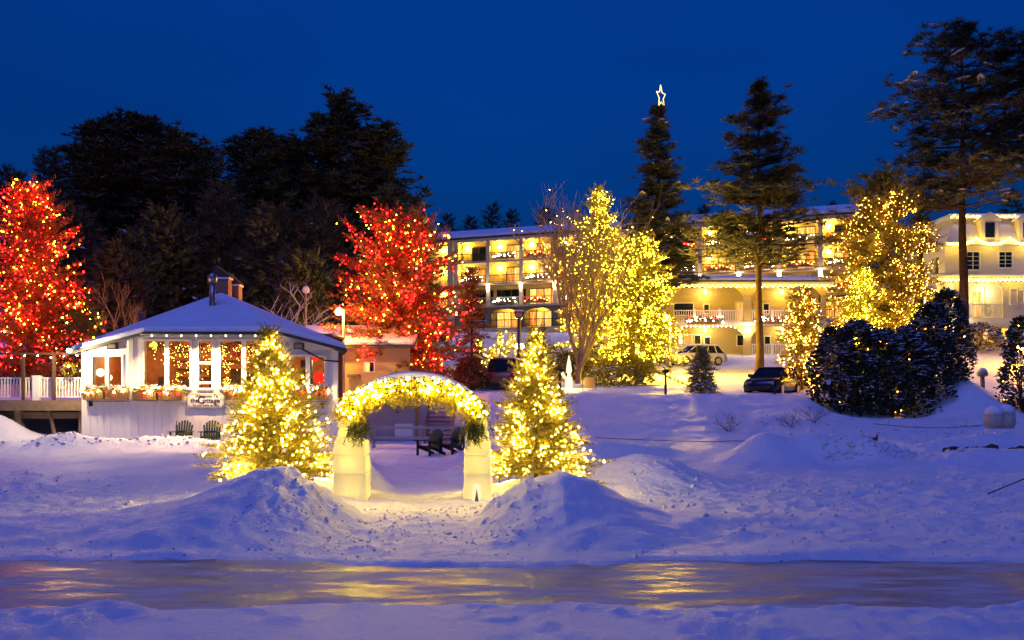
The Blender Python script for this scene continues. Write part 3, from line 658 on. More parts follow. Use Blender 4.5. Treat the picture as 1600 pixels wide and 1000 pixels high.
for i, (px, py, Y, rr_, lab) in enumerate(((68, 235, 105, 1.9, 'slim dark spruce against the sky left of the forest clump'), (88, 233, 108, 1.6, 'slimmest dark spruce beside the forest clump'), (8, 262, 100, 2.6, 'dark spruce at the left edge of the picture'), (650, 318, 118, 2.2, 'small dark spruce right of the forest'),
                                           (700, 336, 150, 3.4, 'far dark tree at the left end of the hotel roof'), (770, 320, 152, 3.8, 'far dark tree over the left part of the hotel roof'), (800, 330, 155, 3.6, 'far dark tree right of the highest one over the hotel roof'), (852, 326, 150, 3.2, 'far dark tree over the hotel roof behind the bare tree'),
                                           (1100, 322, 150, 3.2, 'far dark tree between the two tall pines'), (1240, 310, 148, 2.6, 'far dark spruce over the right part of the hotel roof'), (1275, 325, 150, 3.0, 'far dark tree at the right end of the hotel roof'), (1580, 300, 120, 3.2, 'far dark tree above the inn roof'), (1300, 318, 150, 2.4, 'far dark tree just left of the amber lit tree tip'), (30, 270, 112, 3.2, 'far dark tree behind the tall red lit tree'), (735, 340, 150, 3.0, 'lowest far dark tree over the hotel roof'))):
    spruce('distant_tree', lab, base(px, Y, -.3), height(py, px, Y), rr_, 100+i, nb=80, mat='dark_pine', tl=1.2, sp=.9, belly=.3, trunk_r=.2, group='far trees on the skyline')

# bare trees and bushes
bt, bv = bare('bare_tree', 'large leafless tree with many upright branches in front of the yellow lit trees', base(903, 57, -.05), 13.0, 5, r=.20, depth=5, spread=.60, n0=13, upright=.66, fork=.10, first=.30)
rngb = np.random.default_rng(4); bulbs('light_string', bv[rngb.integers(0, len(bv), 220)]+rngb.normal(size=(220, 3))*.04, .017, 'bulb_yg', bt, rngb)
bare('bare_tree', 'slender leafless tree left of the cottage chimney', base(182, 54, -.05), 8.0, 8, r=.09, depth=4, spread=.48, n0=3, upright=.6, fork=.3)
bare('bare_tree', 'thin leafless sapling behind the cottage roof vent', base(215, 58, -.05), 6.5, 12, r=.06, depth=4, spread=.5, n0=3, upright=.6, fork=.3)
bare('bare_tree', 'snow-laden leafless tree right of the cottage chimneys', base(455, 60, -.05), 8.0, 14, r=.10, depth=4, spread=.75, n0=4, upright=.0, fork=.35, snow=True)
bare('bare_tree', 'far leafless tree against the sky behind the tallest yellow lit tree', base(893, 100, -.05), 18, 9, r=.2, depth=5, spread=.45, n0=5, upright=.8, fork=.3)
for i, (px, Y, w, h_, lab) in enumerate(((1304, 46.5, 1.2, 3.9, 'leftmost dark evergreen of the snowy hedge'), (1340, 45.8, 1.3, 4.3, 'second dark evergreen from the left in the snowy hedge'), (1380, 45.6, 1.3, 4.0, 'third dark evergreen from the left in the snowy hedge'),
                                        (1420, 45.6, 1.3, 4.1, 'fourth dark evergreen from the left in the snowy hedge'), (1455, 45.8, 1.3, 4.5, 'tallest dark evergreen in the snowy hedge'), (1480, 46.2, 1.1, 4.3, 'rightmost dark evergreen of the snowy hedge'))):
    x = X(px, Y); t, P, rng = shrub('hedge_evergreen', lab, (x, Y, g(x, Y)-.15), w, 1.0, h_, 120+i, n=4200, leaf=.19, snow=.30, group='dark hedge evergreens')
    bulbs('light_string', P[rng.integers(0, len(P), 7)], .028, 'bulb_o', t)
for i, (px, Y, w, h_, lab) in enumerate(((1598, 45, .95, 4.4, 'dark evergreen cut off by the right edge of the picture'),)):
    x = X(px, Y); t, P, rng = shrub('hedge_evergreen', lab, (x, Y, g(x, Y)-.2), w, .9, h_, 130+i, n=3000, leaf=.19, snow=.2)
    bulbs('light_string', P[rng.integers(0, len(P), 10)], .03, 'bulb_o', t)
for i, (px, Y, w, h_, m, sn, lab) in enumerate(((1525, 60, 1.5, 1.6, 'rhodo', .5, 'rounded brown-leaved bush below the inn porch'), (858, 62, 1.5, 2.0, 'leaf', 1.0, 'dark snow-capped bush left behind the bare tree'), (925, 62, 1.4, 2.2, 'rhodo', 1.0, 'snow-capped brown bush right behind the bare tree'),
                                               (895, 60, 1.5, 1.7, 'rhodo', .1, 'tangled brown bush around the foot of the large bare tree'), (965, 55, 1.6, 1.2, 'lit_gold', .1, 'low bush under the broad yellow lit evergreen'), (735, 52, .8, 1.6, 'russet', .0, 'low russet bush at the edge of the parking area'), (20, 56, 1.3, 1.3, 'leaf', .5, 'dark low bush seen through the deck railing'))):
    x = X(px, Y); shrub('garden_bush', lab, (x, Y, g(x, Y)-.1), w, w*.8, h_, 140+i, n=1500, leaf=.20, mat=m, snow=sn, point_=.1, group='garden bushes')
for i, (px, Y, h_, lab) in enumerate(((1140, 39.5, .9, 'brown dried shrub poking through the snow bank, nearest the arch'), (1235, 40.5, .8, 'thin dried shrub poking through the snow bank, left of the bare patch'), (1272, 41, .9, 'thin dried shrub poking through the snow bank below the dark car'))):
    bare('dried_shrub', lab, base(px, Y, -.05), h_*1.4, 150+i, 'drytwig', r=.018, depth=4, spread=.95, n0=7, upright=.15, cat='shrub', group='dried shrubs in the snow', fork=.12, first=.38)
# ---------------------------------------------------------------- cottage
CY = 39.0; K = CY/F
def cx(px): return (px-800)*K
def cz(py): return H-(py-620)*K
cot = thing('cottage', 'white one-storey cottage with snowy hipped roof and glowing windows', 'building', (0, 0, 0))
WX0, WB, WC, WX1 = cx(123), cx(205), cx(447), cx(520); ZB, ZM, ZLO, ZHI = .1, cz(627), cz(548), cz(521)
back = .55                                                    # how far the outer ends of the angled side walls stand back
def wing(px0, px1, y0, y1): return None
wins = [('double', 222, 300), ('door', 307, 335), ('double', 341, 420)]
holes = [(cx(226), cx(297), cz(605), cz(533)), (cx(311), cx(331), cz(606), cz(533)), (cx(345), cx(416), cz(605), cz(533))]
MB().wall(WB, WC, ZM, ZHI, CY, CY+.18, holes).build('wall', 'white', cot)
# side walls, hung on pivots so they stand at an angle
aL = math.atan2(back, WB-WX0); aR = math.atan2(back, WX1-WC)
def side_wall(xa, xb, sgn, px0, px1):
    """wall from the centre corner xa out to xb; its own local x runs along the wall"""
    L = math.hypot(xb-xa, back); w = MB(); f = L/abs(xb-xa)
    h0, h1 = sorted((abs(cx(px0)-xa)*f, abs(cx(px1)-xa)*f))
    w.wall(0, L, ZM, ZLO+.02, 0, .18, [(h0, h1, cz(604), cz(557))])
    w.prism([(0, ZLO+.02), (L, ZLO+.02), (L, ZLO+.06), (0, ZHI-.02)], 0, .18)
    o = w.build('wall', 'white', cot); o.location = (xa, CY, 0)
    if sgn < 0: o.scale = (-1, 1, 1); o.rotation_euler = (0, 0, -aL)
    else: o.rotation_euler = (0, 0, aR)
    return o, L, h0, h1
sl, LL, l0, l1 = side_wall(WB, WX0, -1, 138, 189); sr, LR, r0, r1 = side_wall(WC, WX1, 1, 454, 504)
def onside(side, d, out, z):
    """point d metres along a side wall from the centre corner, `out` in front of it"""
    if side < 0: c, s = math.cos(aL), math.sin(aL); return Vector((WB-d*c-out*s, CY+d*s-out*c, z))
    c, s = math.cos(aR), math.sin(aR); return Vector((WC+d*c+out*s, CY+d*s-out*c, z))
# skirt of vertical boards below the windows, each board by itself
def boards(P0, P1, z0, z1, wdt, side):
    n = max(1, round((P1-P0).length/wdt)); d = (P1-P0)/n; ang = math.atan2(d.y, d.x)
    me = MB().box(.0035, d.length-.0035, 0, .06, 0, z1-z0).mesh('board', 'white')
    for i in range(n):
        p = P0+d*i; inst('board', me, cot, (p.x, p.y+(.006 if i % 3 == 1 else 0)-.0, z0), ang)
boards(Vector((WB, CY-.045, 0)), Vector((WC, CY-.045, 0)), ZB, ZM-.02, .30, 0)
pa = onside(-1, LL, .045, 0); boards(Vector((pa.x, pa.y, 0)), Vector((WB, CY-.045, 0)), ZB, ZM-.02, .30, -1)
pb = onside(1, LR, .045, 0); boards(Vector((WC, CY-.045, 0)), Vector((pb.x, pb.y, 0)), ZB, ZM-.02, .30, 1)
MB().box(WB, WC, CY+.03, CY+.2, ZB, ZM).box(WX0-.0, WX0+.15, CY+back+.05, CY+8, ZB, ZLO).hexa([(WX1-.17, CY+back+.05, ZB), (WX1-.02, CY+back+.05, ZB), (WX1-1.75, CY+8, ZB), (WX1-1.9, CY+8, ZB), (WX1-.17, CY+back+.05, ZLO), (WX1-.02, CY+back+.05, ZLO), (WX1-1.75, CY+8, ZLO), (WX1-1.9, CY+8, ZLO)]).box(WX0, WX1-1.9, CY+7.9, CY+8.1, ZB, ZHI).build('backing_wall', 'white', cot)
led = MB().box(WB, WC, CY-.075, CY, ZM-.05, ZM); led.build('ledge', 'trim', cot)
for px, hh in ((123, ZLO), (520, ZLO)):
    p = onside(-1 if px < 300 else 1, LL if px < 300 else LR, .03, 0); MB().box(p.x-.09, p.x+.09, p.y-.03, p.y+.15, ZB, ZLO+.02).build('corner_board', 'trim', cot)
for px in (205, 447): MB().box(cx(px)-.08, cx(px)+.08, CY-.035, CY+.1, ZM, ZHI).build('corner_board', 'trim', cot)
# windows
def window(parent, x0, x1, z0, z1, y, cuts, rails=(), rot=None, loc=(0, 0, 0), fw=.085, mir=1):
    w = MB(); w.box(x0-fw, x1+fw, y-.05, y+.06, z1, z1+fw); w.box(x0-fw, x1+fw, y-.07, y+.06, z0-fw, z0)
    w.box(x0-fw, x0, y-.05, y+.06, z0, z1); w.box(x1, x1+fw, y-.05, y+.06, z0, z1)
    for c in cuts: w.box(c-.085, c+.085, y-.045, y+.06, z0, z1)
    for r_ in rails: w.box(x0, x1, y-.04, y+.05, r_-.05, r_+.05)
    o = w.build('window', 'trim', parent); o.location = loc
    if rot: o.rotation_euler = (0, 0, rot)
    o.scale = (mir, 1, 1)
    edges = [x0]+list(cuts)+[x1]
    for a, b in zip(edges[:-1], edges[1:]):
        p = MB().box(a+.0, b-.0, y+.012, y+.022, z0, z1).build('pane', 'glass', o)
    return o
window(cot, holes[0][0], holes[0][1], holes[0][2], holes[0][3], CY, [cx(261)])
window(cot, holes[1][0], holes[1][1], holes[1][2], holes[1][3], CY, [], [cz(598), cz(567)])
window(cot, holes[2][0], holes[2][1], holes[2][2], holes[2][3], CY, [cx(381)])
window(cot, l0, l1, cz(604), cz(557), 0, [(l0+l1)/2], loc=(WB, CY, 0), rot=-aL, mir=-1)
window(cot, r0, r1, cz(604), cz(557), 0, [(r0+r1)/2], loc=(WC, CY, 0), rot=aR)
# roof
RY = CY-.55
A = Vector((cx(104), CY+back-.35, ZLO-.02)); B = Vector((cx(232), RY, ZHI+.02)); C = Vector((cx(442), RY, ZHI+.03)); D = Vector((cx(541), CY+back-.35, ZLO+.08)); PK = Vector((X(345, 43), 43, Z(464, 43)))
A2 = Vector((A.x, CY+8.4, ZLO)); D2 = Vector((D.x-1.9, CY+8.4, ZLO)); PK2 = Vector((PK.x, 45, PK.z))
polys = [(A, B, PK), (B, C, PK), (C, D, PK), (A2, A, PK, PK2), (D, D2, PK2, PK), (D2, A2, PK2)]
MB().slab(polys, .12).build('roof', 'roofdark', cot)
up = Vector((0, 0, .20)); cen = Vector((PK.x, 43, 0))
def inn_(p): q = p+(Vector((cen.x, cen.y, p.z))-p)*.008; return q+up
sn = MB(); vs = [inn_(p) for p in (A, B, C, D, D2, A2)]+[PK+up, PK2+up]
lo = [v-up*.95 for v in vs[:6]]
sn.add(vs+lo, [(0,1,6),(1,2,6),(2,3,6),(3,4,7,6),(5,0,6,7),(4,5,7),(0,8,9,1),(1,9,10,2),(2,10,11,3),(3,11,12,4),(4,12,13,5),(5,13,8,0)])
so = sn.build('roof_snow', 'snow_roof', cot, bevel=.09)
M['eavelamp'] = emit('eave_lamp_glow', (1, .72, .42), 1.5)
gut = MB().tube([(B.x-.1, RY-.03, ZHI-.06), (C.x+.1, RY-.03, ZHI-.06)], .05, 8); gut.build('gutter', 'roofdark', cot, True)
for i in range(9):                                           # little lamps under the gutter that wash the front wall
    xl = B.x+.35+i*(C.x-B.x-.7)/8
    lamp_ = MB().lathe([(.03, .05), (.045, .0), (.03, -.04)], (xl, RY-.06, ZHI-.13), 8).build('eave_lamp', 'eavelamp', cot, True)
    sd_ = bpy.data.lights.new('eave_lamp_light', 'SPOT'); sd_.energy = 220; sd_.color = (1, .60, .25); sd_.spot_size = R(112); sd_.spot_blend = .7; sd_.shadow_soft_size = .04
    so_ = link(bpy.data.objects.new('eave_lamp_light', sd_), cot); so_.location = (xl, RY-.06, ZHI-.19); so_.rotation_euler = (R(6), 0, 0)
MB().tube([D+Vector((-2.0, -.08, .12)), D+Vector((-1.3, -.1, -.25)), D+Vector((-.9, -.1, -.45)), D+Vector((-.3, -.05, -.5))], .035, 6).build('downpipe', 'black', cot, True)
# stovepipe and chimneys (chimneys stand on the roof: parts of the cottage)
p = at(332, 500, 41.2); MB().lathe([(.26, -.3), (.24, .05), (.15, .12), (.15, .2)], p, 12).build('pipe_flashing', 'steel', cot, True)
MB().lathe([(.135, 0), (.135, 1.55)], p, 14).lathe([(.19, 1.55), (.19, 1.85), (.05, 1.95)], p, 14).build('stovepipe', 'steel', cot, True)
for px, py0, py1, w, Y in ((347, 437, 470, .36, 44.5), (365, 448, 480, .31, 45.3)):
    p = at(px, py1, Y); h_ = Z(py0, Y)-p.z
    ch = MB().box(p.x-w, p.x+w, Y-.3, Y+.3, p.z-.6, p.z+h_).build('chimney', 'brick', cot)
    MB().box(p.x-w-.05, p.x+w+.05, Y-.35, Y+.35, p.z+h_, p.z+h_+.08).build('crown', 'trim', ch)
    MB().prism([(p.x-w-.08, p.z+h_+.12), (p.x+w+.08, p.z+h_+.12), (p.x-w*.55, p.z+h_+.62)], Y-.34, Y+.34).build('cap', 'darkwood', ch)
p = at(221, 503, 44); MB().lathe([(.14, -.4), (.14, .30), (.2, .32), (.2, .42)], p, 10).build('vent_pipe', 'brick', cot, True)
# floodlight housings and the lit corner lamp
for (side, d) in ((-1, (WB-cx(176))*1.02), (1, (cx(466)-WC)*1.02)):
    q = onside(side, d, .14, cz(541)); f_ = MB().box(q.x-.19, q.x+.19, q.y-.10, q.y+.10, q.z-.11, q.z+.11).build('floodlight', 'black', cot)
    MB().box(q.x-.15, q.x+.15, q.y-.115, q.y-.1, q.z-.075, q.z+.075).build('lens', 'shade', f_)
for q in (onside(-1, (WB-cx(135))*1.02, .05, cz(631)), onside(1, (cx(502)-WC)*1.02, .05, cz(634))): MB().box(q.x-.06, q.x+.06, q.y-.08, q.y+.02, q.z-.1, q.z+.1).build('socket_box', 'black', cot)
q = onside(-1, LL-.03, .95, cz(549)); lm = MB().lathe([(.04, -.06), (.09, -.03), (.09, .05), (.03, .09)], q, 10).build('corner_lamp', 'glow_w', cot, True); lm['label'] = 'lit white lamp at the left corner'
MB().box(q.x-.03, q.x+.12, q.y, q.y+.93, q.z+.04, q.z+.09).build('lamp_arm', 'shade', cot)
point('corner_lamp_light', (q.x, q.y-.12, q.z-.05), 330, (1, .70, .34), cot, .06)
# inside of the cottage
MB().box(WX0+.3, WX1-.3, CY+3.9, CY+4.1, ZM-.8, ZHI).build('room_wall', 'roomwood', cot)
MB().box(WX0+.16, WX0+.22, CY+.75, CY+4, ZM-.8, ZLO).build('room_wall', 'roomwood', cot)
MB().box(WX0+.2, WX1-.2, CY+.6, CY+4, ZM-.9, ZM-.8).build('room_floor', 'darkwood', cot)
MB().box(WX0+.2, WX1-.2, CY+.9, CY+4, ZHI-.02, ZHI+.05).build('room_ceiling', 'roomwood', cot)
for (x, y, z, w) in ((cx(160), CY+2.2, cz(560), 34), (cx(262), CY+2.4, cz(545), 44), (cx(380), CY+2.4, cz(545), 44), (cx(480), CY+2.2, cz(560), 22)): point('room_lamp', (x, y, z), w, (1, .62, .25), cot, .15)
rngi = np.random.default_rng(77); gp = []
for x0, x1 in ((226, 297), (311, 331), (345, 416)):
    for k in range(120): gp.append((cx(x0+2+rngi.random()*(x1-x0-4)), CY+.5+rngi.random()*2.5, cz(535+abs(rngi.normal())*17)))
    for k in range(50): gp.append((cx(x0+2+rngi.random()*(x1-x0-4)), CY+2.5+rngi.random(), cz(560+rngi.random()*40)))
bulbs('room_light_string', gp, .011, 'bulb_o', cot)
rp = [(cx(346+rngi.random()*70), CY+1+rngi.random(), cz(540+rngi.random()*14)) for _ in range(10)]+[(cx(x), CY+1.5, cz(552)) for x in (314, 320, 326, 392, 404)]
V, T = scatter(ICO_V, ICO_T, np.array(rp), np.tile(np.eye(3), (len(rp), 1, 1)), np.full(len(rp), .09)); np_mesh('red_ornaments', V, T, 'red', cot, kind='stuff')
gr = MB()
V, T = scatter(*TW_NEAR, np.array([(cx(226+i*1.0), CY+.45+rngi.random()*.25, cz(534+rngi.random()*9)) for i in range(190)]), frames(rngi.normal(size=(190, 3))+[0, 0, -.8]), np.full(190, .28)); np_mesh('room_garland', V, T, 'spruce', cot, kind='stuff')
for px, py, r_, m, nm in ((240, 478+62, .16, 'bulb_yl', 'ball_lamp'), (499, 590, .26, 'redglow', 'red_lantern'), (493, 560, .13, 'redglow', 'red_lantern'), (157, 582, .17, 'whiteglow', 'table_lamp'), (170, 590, .14, 'whiteglow', 'table_lamp'), (478, 598, .10, 'whiteglow', 'table_lamp')):
    if m not in M: M[m] = emit(m, {'bulb_yl': (1, .62, .06), 'redglow': (.8, .02, .01), 'whiteglow': (1, .75, .4)}[m], {'bulb_yl': 2.0, 'redglow': .9, 'whiteglow': 2.2}[m])
    q = at(px, py, CY+.9); MB().lathe([(.02, -r_), (r_*.75, -r_*.66), (r_, 0), (r_*.75, r_*.66), (.02, r_)], q, 12).build(nm, m, cot, True)
for (x0, x1, z0, z1, y) in ((312, 330, 606, 570, 1.2), (346, 372, 606, 575, 1.3), (362, 378, 606, 588, 1.0), (230, 243, 606, 588, 1.2), (266, 280, 606, 590, 1.4), (456, 474, 604, 560, 1.6), (286, 297, 606, 592, 1.2)):
    MB().box(cx(x0), cx(x1), CY+y, CY+y+.3, ZM-.8, cz(z1)).build('chair_back', 'darkwood', cot)
for i in range(4): MB().box(cx(226), cx(420), CY+3.55, CY+3.88, cz(545+i*14), cz(544+i*14)).build('shelf', 'darkwood', cot)
# flower boxes under the windows: things of their own, hung on the wall
def window_box(px0, px1, py0, py1, label, pos, rot, seed, red=.35):
    rng = np.random.default_rng(seed); L = (px1-px0)*K; root = thing('window_box', label, 'flower box', pos, rot, 'window boxes of the cottage'); hh = (py1-py0)*K
    MB().hexa([(.05, -.26, 0), (L-.05, -.26, 0), (L-.05, 0, 0), (.05, 0, 0), (0, -.32, hh), (L, -.32, hh), (L, 0, hh), (0, 0, hh)]).build('box', 'boxwood', root)
    n = max(5, int(L/.09)); me = MB().hexa([(-.028, -.285, .01), (.028, -.285, .01), (.028, -.262, .01), (-.028, -.262, .01), (-.028, -.345, hh-.01), (.028, -.345, hh-.01), (.028, -.322, hh-.01), (-.028, -.322, hh-.01)]).mesh('slat', 'boxwood')
    for i in range(n): inst('slat', me, root, (.06+(L-.12)*i/(n-1), 0, 0))
    k = int(150*L); P = np.stack([rng.uniform(0, L, k), rng.uniform(-.36, -.02, k), hh-.02+rng.random(k)*.12], 1)
    V, T = scatter(*TW_NEAR, P, frames(rng.normal(size=(k, 3))*[1, .9, .5]+[0, -.35, .35]), rng.uniform(.15, .30, k)); np_mesh('greenery', V, T, 'lit_gold', root)
    k2 = int(26*L); P2 = np.stack([rng.uniform(0, L, k2), rng.uniform(-.34, -.08, k2), hh+.06+rng.random(k2)*.2], 1)
    V, T = scatter(*LUMP, P2, frames(rng.normal(size=(k2, 3))*[1, 1, .1]), rng.uniform(.07, .15, k2)); np_mesh('snow_load', V, T, 'snow_tree', root, kind='stuff')
    k3 = max(4, int(L*9)); bulbs('light_string', np.stack([rng.uniform(.03, L-.03, k3), rng.uniform(-.40, -.30, k3), hh+rng.uniform(-.08, .2, k3)], 1), .022, 'bulb_box', root, rng)
    k3 = max(3, int(L*5)); bulbs('red_light_string', np.stack([rng.uniform(.03, L-.03, k3), rng.uniform(-.40, -.32, k3), hh+rng.uniform(-.10, .14, k3)], 1), .03, 'bulb_r', root, rng)
    for i in range(max(1, int(L*1.6))):
        bx_ = L*(i+.7)/max(1, int(L*1.6)+.4); z = hh+.02
        MB().add([(bx_, -.40, z), (bx_-.12, -.42, z+.08), (bx_-.13, -.39, z-.05), (bx_+.12, -.42, z+.08), (bx_+.13, -.39, z-.05), (bx_-.07, -.40, z-.2), (bx_-.01, -.41, z-.21), (bx_+.07, -.40, z-.2), (bx_+.01, -.41, z-.19), (bx_, -.37, z+.02)], [(0, 1, 2), (0, 4, 3), (0, 5, 6), (0, 8, 7), (9, 1, 2), (9, 4, 3)]).build('bow', 'red', root)
    return root
q = onside(-1, (WB-cx(127))*1.03, .03, cz(625)); window_box(127, 167, 612, 625, 'leftmost wooden flower box, under the small left cottage window', q, -aL, 1)
q = onside(-1, (WB-cx(168.5))*1.03, .03, cz(625)); window_box(168.5, 206, 612, 625, 'second wooden flower box from the left under the cottage windows', q, -aL, 2)
window_box(211, 250, 612, 625, 'third wooden flower box from the left, below the big left window pair', (cx(211), CY-.08, cz(625)), 0, 3)
window_box(251, 291, 612, 625, 'fourth wooden flower box from the left, next to the cottage sign', (cx(251), CY-.08, cz(625)), 0, 4)
window_box(354, 420, 612, 625, 'flower box mostly hidden behind the bushy lit fir', (cx(354), CY-.08, cz(625)), 0, 5)
q = onside(1, (cx(455)-WC)*1.03, .03, cz(625)); window_box(455, 512, 611, 625, 'flower box with red ornaments under the small right cottage window', q, aR, 6)
# the sign
sg = thing('sign', 'white cottage sign with black border and notched corners on the wall below the door', 'sign', (cx(322.5), CY-.10, cz(625.5)))
def notched(w, h, c): return [(-w+c, -h), (w-c, -h), (w-c*.6, -h+c*.6), (w, -h+c), (w, h-c), (w-c*.6, h-c*.6), (w-c, h), (-w+c, h), (-w+c*.6, h-c*.6), (-w, h-c), (-w, -h+c), (-w+c*.6, -h+c*.6)]
sw, sh = 30*K, 11.5*K
MB().prism(notched(sw, sh, .11), 0, .035).build('rim', 'ink', sg)
MB().prism(notched(sw-.018, sh-.018, .10), -.006, .0).build('board', 'trim', sg)
o_ = notched(sw-.05, sh-.05, .09); i_ = notched(sw-.062, sh-.062, .085); ring = MB(); n_ = len(o_)
ring.add([(x, -.009, z) for x, z in o_]+[(x, -.009, z) for x, z in i_], [(k, (k+1) % n_, n_+(k+1) % n_, n_+k) for k in range(n_)]); ring.build('border_line', 'ink', sg)
def text(body, size, x, z, parent, bold=0.0, shear=0.0, spacing=1.0, width=None):
    c = bpy.data.curves.new('lettering', 'FONT'); c.body = body; c.size = size; c.align_x = 'CENTER'; c.align_y = 'CENTER'; c.offset = bold; c.shear = shear; c.space_character = spacing; c.extrude = .001
    t_ = bpy.data.objects.new('t', c); COL.objects.link(t_); bpy.context.view_layer.update()
    me = bpy.data.meshes.new_from_object(t_.evaluated_get(bpy.context.evaluated_depsgraph_get())); bpy.data.objects.remove(t_); me.materials.clear(); me.materials.append(M['ink'])
    o = bpy.data.objects.new('lettering', me); link(o, parent); o.location = (x, -.012, z); o.rotation_euler = (R(90), 0, 0); return o
text('Welcome To', .16, 0.03, .165, sg, .004, .25, 1.05)
text('the', .24, -.43, -.01, sg, .006, 0, 1.0); text('C', .40, -.17, .0, sg, .010); text('ottage', .27, .22, -.01, sg, .006, 0, 1.0)
text('Tie your boats up here', .11, .0, -.185, sg, .002, .15, 1.0)

# ---------------------------------------------------------------- deck left of the cottage
dk = thing('deck', 'raised wooden deck with white railing left of the cottage', 'deck', (0, 0, 0))
DX0, DX1, DZ = cx(-130), cx(121), cz(626)
for i in range(14): MB().box(DX0, DX1, CY+.62+i*.4, CY+1.0+i*.4, DZ-.06, DZ).build('floor_plank', 'deckwood', dk)
MB().box(DX0, DX1, CY+.55, CY+.63, DZ-.40, DZ+.01).build('rim_beam', 'deckwood', dk)
MB().box(DX0, DX1, CY+1.1, CY+1.25, cz(655), cz(645)).build('cross_beam', 'deckwood', dk)
for px in (114, 12, -60): MB().box(cx(px)-.11, cx(px)+.11, CY+.75, CY+.97, -.2, DZ-.4).build('support_post', 'deckwood', dk)
for px in (75, 90): MB().box(cx(px)-.07, cx(px)+.07, CY+3.2, CY+3.35, -.2, DZ-.1).build('support_post', 'darkwood', dk)
MB().tube([(cx(60), CY+.85, DZ-.3), (cx(70), CY+.85, cz(680))], .07, 5).build('brace', 'deckwood', dk); MB().tube([(cx(5), CY+.85, DZ-.3), (cx(22), CY+.85, cz(672))], .07, 5).build('brace', 'deckwood', dk)
MB().box(DX0, DX1, CY+5.8, CY+5.9, -.2, DZ-.1).build('back_skirt', 'darkwood', dk)
for px in (-48, 23, 72, 118): MB().box(cx(px)-.05, cx(px)+.05, CY+.62, CY+.74, DZ, cz(551)).build('post', 'darkwood', dk)
MB().box(DX0, DX1+.2, CY+.60, CY+.76, cz(553), cz(550)).build('top_beam', 'darkwood', dk)
MB().box(DX0, DX1, CY+.86, CY+.96, cz(591), cz(589)).build('hand_rail', 'trim', dk); MB().box(DX0, DX1, CY+.87, CY+.95, cz(621), cz(619.5)).build('bottom_rail', 'trim', dk)
me = MB().box(-.028, .028, 0, .05, 0, (619.5-591)*K).mesh('baluster', 'trim')
x = DX0+.06
while x < DX1: inst('baluster', me, dk, (x, CY+.885, cz(619.5))); x += .122
MB().box(cx(35), cx(46), CY+.80, CY+1.0, DZ, cz(588)).box(cx(34), cx(47), CY+.77, CY+1.03, cz(588), cz(586)).build('newel_post', 'trim', dk)
bulbs('light_string', [(DX0+.3+i*.52, CY+.58, cz(556)+.05*math.sin(i*1.9)) for i in range(12)], .026, 'bulb_w', dk)
wr = thing('wreath', 'small dark evergreen wreath hanging from the deck beam', 'wreath', (cx(95), CY+.68, cz(577)))
rngw = np.random.default_rng(3); a = rngw.uniform(0, 6.28, 90)
V, T = scatter(*TW_NEAR, np.stack([.14*np.cos(a), rngw.normal(size=90)*.03, .17*np.sin(a)], 1), frames(np.stack([np.cos(a)*.6-np.sin(a), rngw.normal(size=90)*.4, np.sin(a)*.6+np.cos(a)], 1)), np.full(90, .2)); np_mesh('greenery', V, T, 'lit_gold', wr)
MB().tube([(0, 0, .2), (0, 0, cz(552)-cz(577))], .008, 4).build('cord', 'black', wr)

# ---------------------------------------------------------------- annex, shed, stairs, fence behind the arch
an = thing('annex_house', 'small yellow clapboard house behind the right end of the cottage', 'building', (0, 0, 0))
AY = 50.0; ax = lambda px: X(px, AY); az_ = lambda py: Z(py, AY)
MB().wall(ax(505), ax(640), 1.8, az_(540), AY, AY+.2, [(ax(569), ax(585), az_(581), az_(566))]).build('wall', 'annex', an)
w_ = MB().box(ax(568), ax(570), AY-.03, AY+.05, az_(582), az_(565)).box(ax(584), ax(586), AY-.03, AY+.05, az_(582), az_(565)).box(ax(570), ax(584), AY-.03, AY+.05, az_(582), az_(580.5)).box(ax(570), ax(584), AY-.03, AY+.05, az_(566.5), az_(565)).build('window', 'trim', an)
MB().box(ax(570), ax(577), AY+.06, AY+.08, az_(581), az_(566)).build('pane', 'pane', w_); MB().box(ax(577.4), ax(584), AY+.06, AY+.08, az_(581), az_(566)).build('pane', 'darkpane', w_)
MB().box(ax(545), ax(563), AY-.5, AY, az_(590), az_(585)).build('bench_ledge', 'deckwood', an)
r0_, r1_ = Vector((ax(455), AY-.5, az_(541))), Vector((ax(650), AY-.5, az_(541)))
MB().slab([[r0_, r1_, r1_+Vector((0, 4, 1.1)), r0_+Vector((0, 4, 1.1))]], .12).build('roof', 'roofdark', an)
MB().slab([[r0_+Vector((.05, .05, .25)), r1_+Vector((-.05, .05, .25)), r1_+Vector((-.05, 3.9, 1.32)), r0_+Vector((.05, 3.9, 1.32))]], .22).build('roof_snow', 'snow_roof', an, bevel=.08)

SY = 46.6; sx_ = lambda px: X(px, SY); sz_ = lambda py: Z(py, SY)
sh_ = thing('shed', 'low grey shed with paneled doors set into the bank behind the arch', 'shed', (0, 0, 0))
MB().wall(sx_(522), sx_(668), -.1, sz_(627), SY, SY+.15, [(sx_(614), sx_(648), .1, sz_(640))]).build('wall', 'greypaint', sh_)
for a_, b_ in ((524, 556), (558, 590), (592, 612)): MB().box(sx_(a_), sx_(b_), SY-.03, SY, .25, sz_(634)).build('panel', 'greypaint', sh_)
d_ = MB().box(sx_(614), sx_(648), SY+.03, SY+.08, .1, sz_(640)).build('door', 'greypaint', sh_)
MB().box(sx_(617), sx_(645), SY+.005, SY+.03, .3, sz_(662)).build('lower_panel', 'trim', d_); MB().box(sx_(618), sx_(623), SY+.0, SY+.03, sz_(645), sz_(643)).build('hinge', 'black', d_)
MB().box(sx_(649), sx_(655), SY-.04, SY+.2, -.1, sz_(632)).build('post', 'boxwood', sh_)
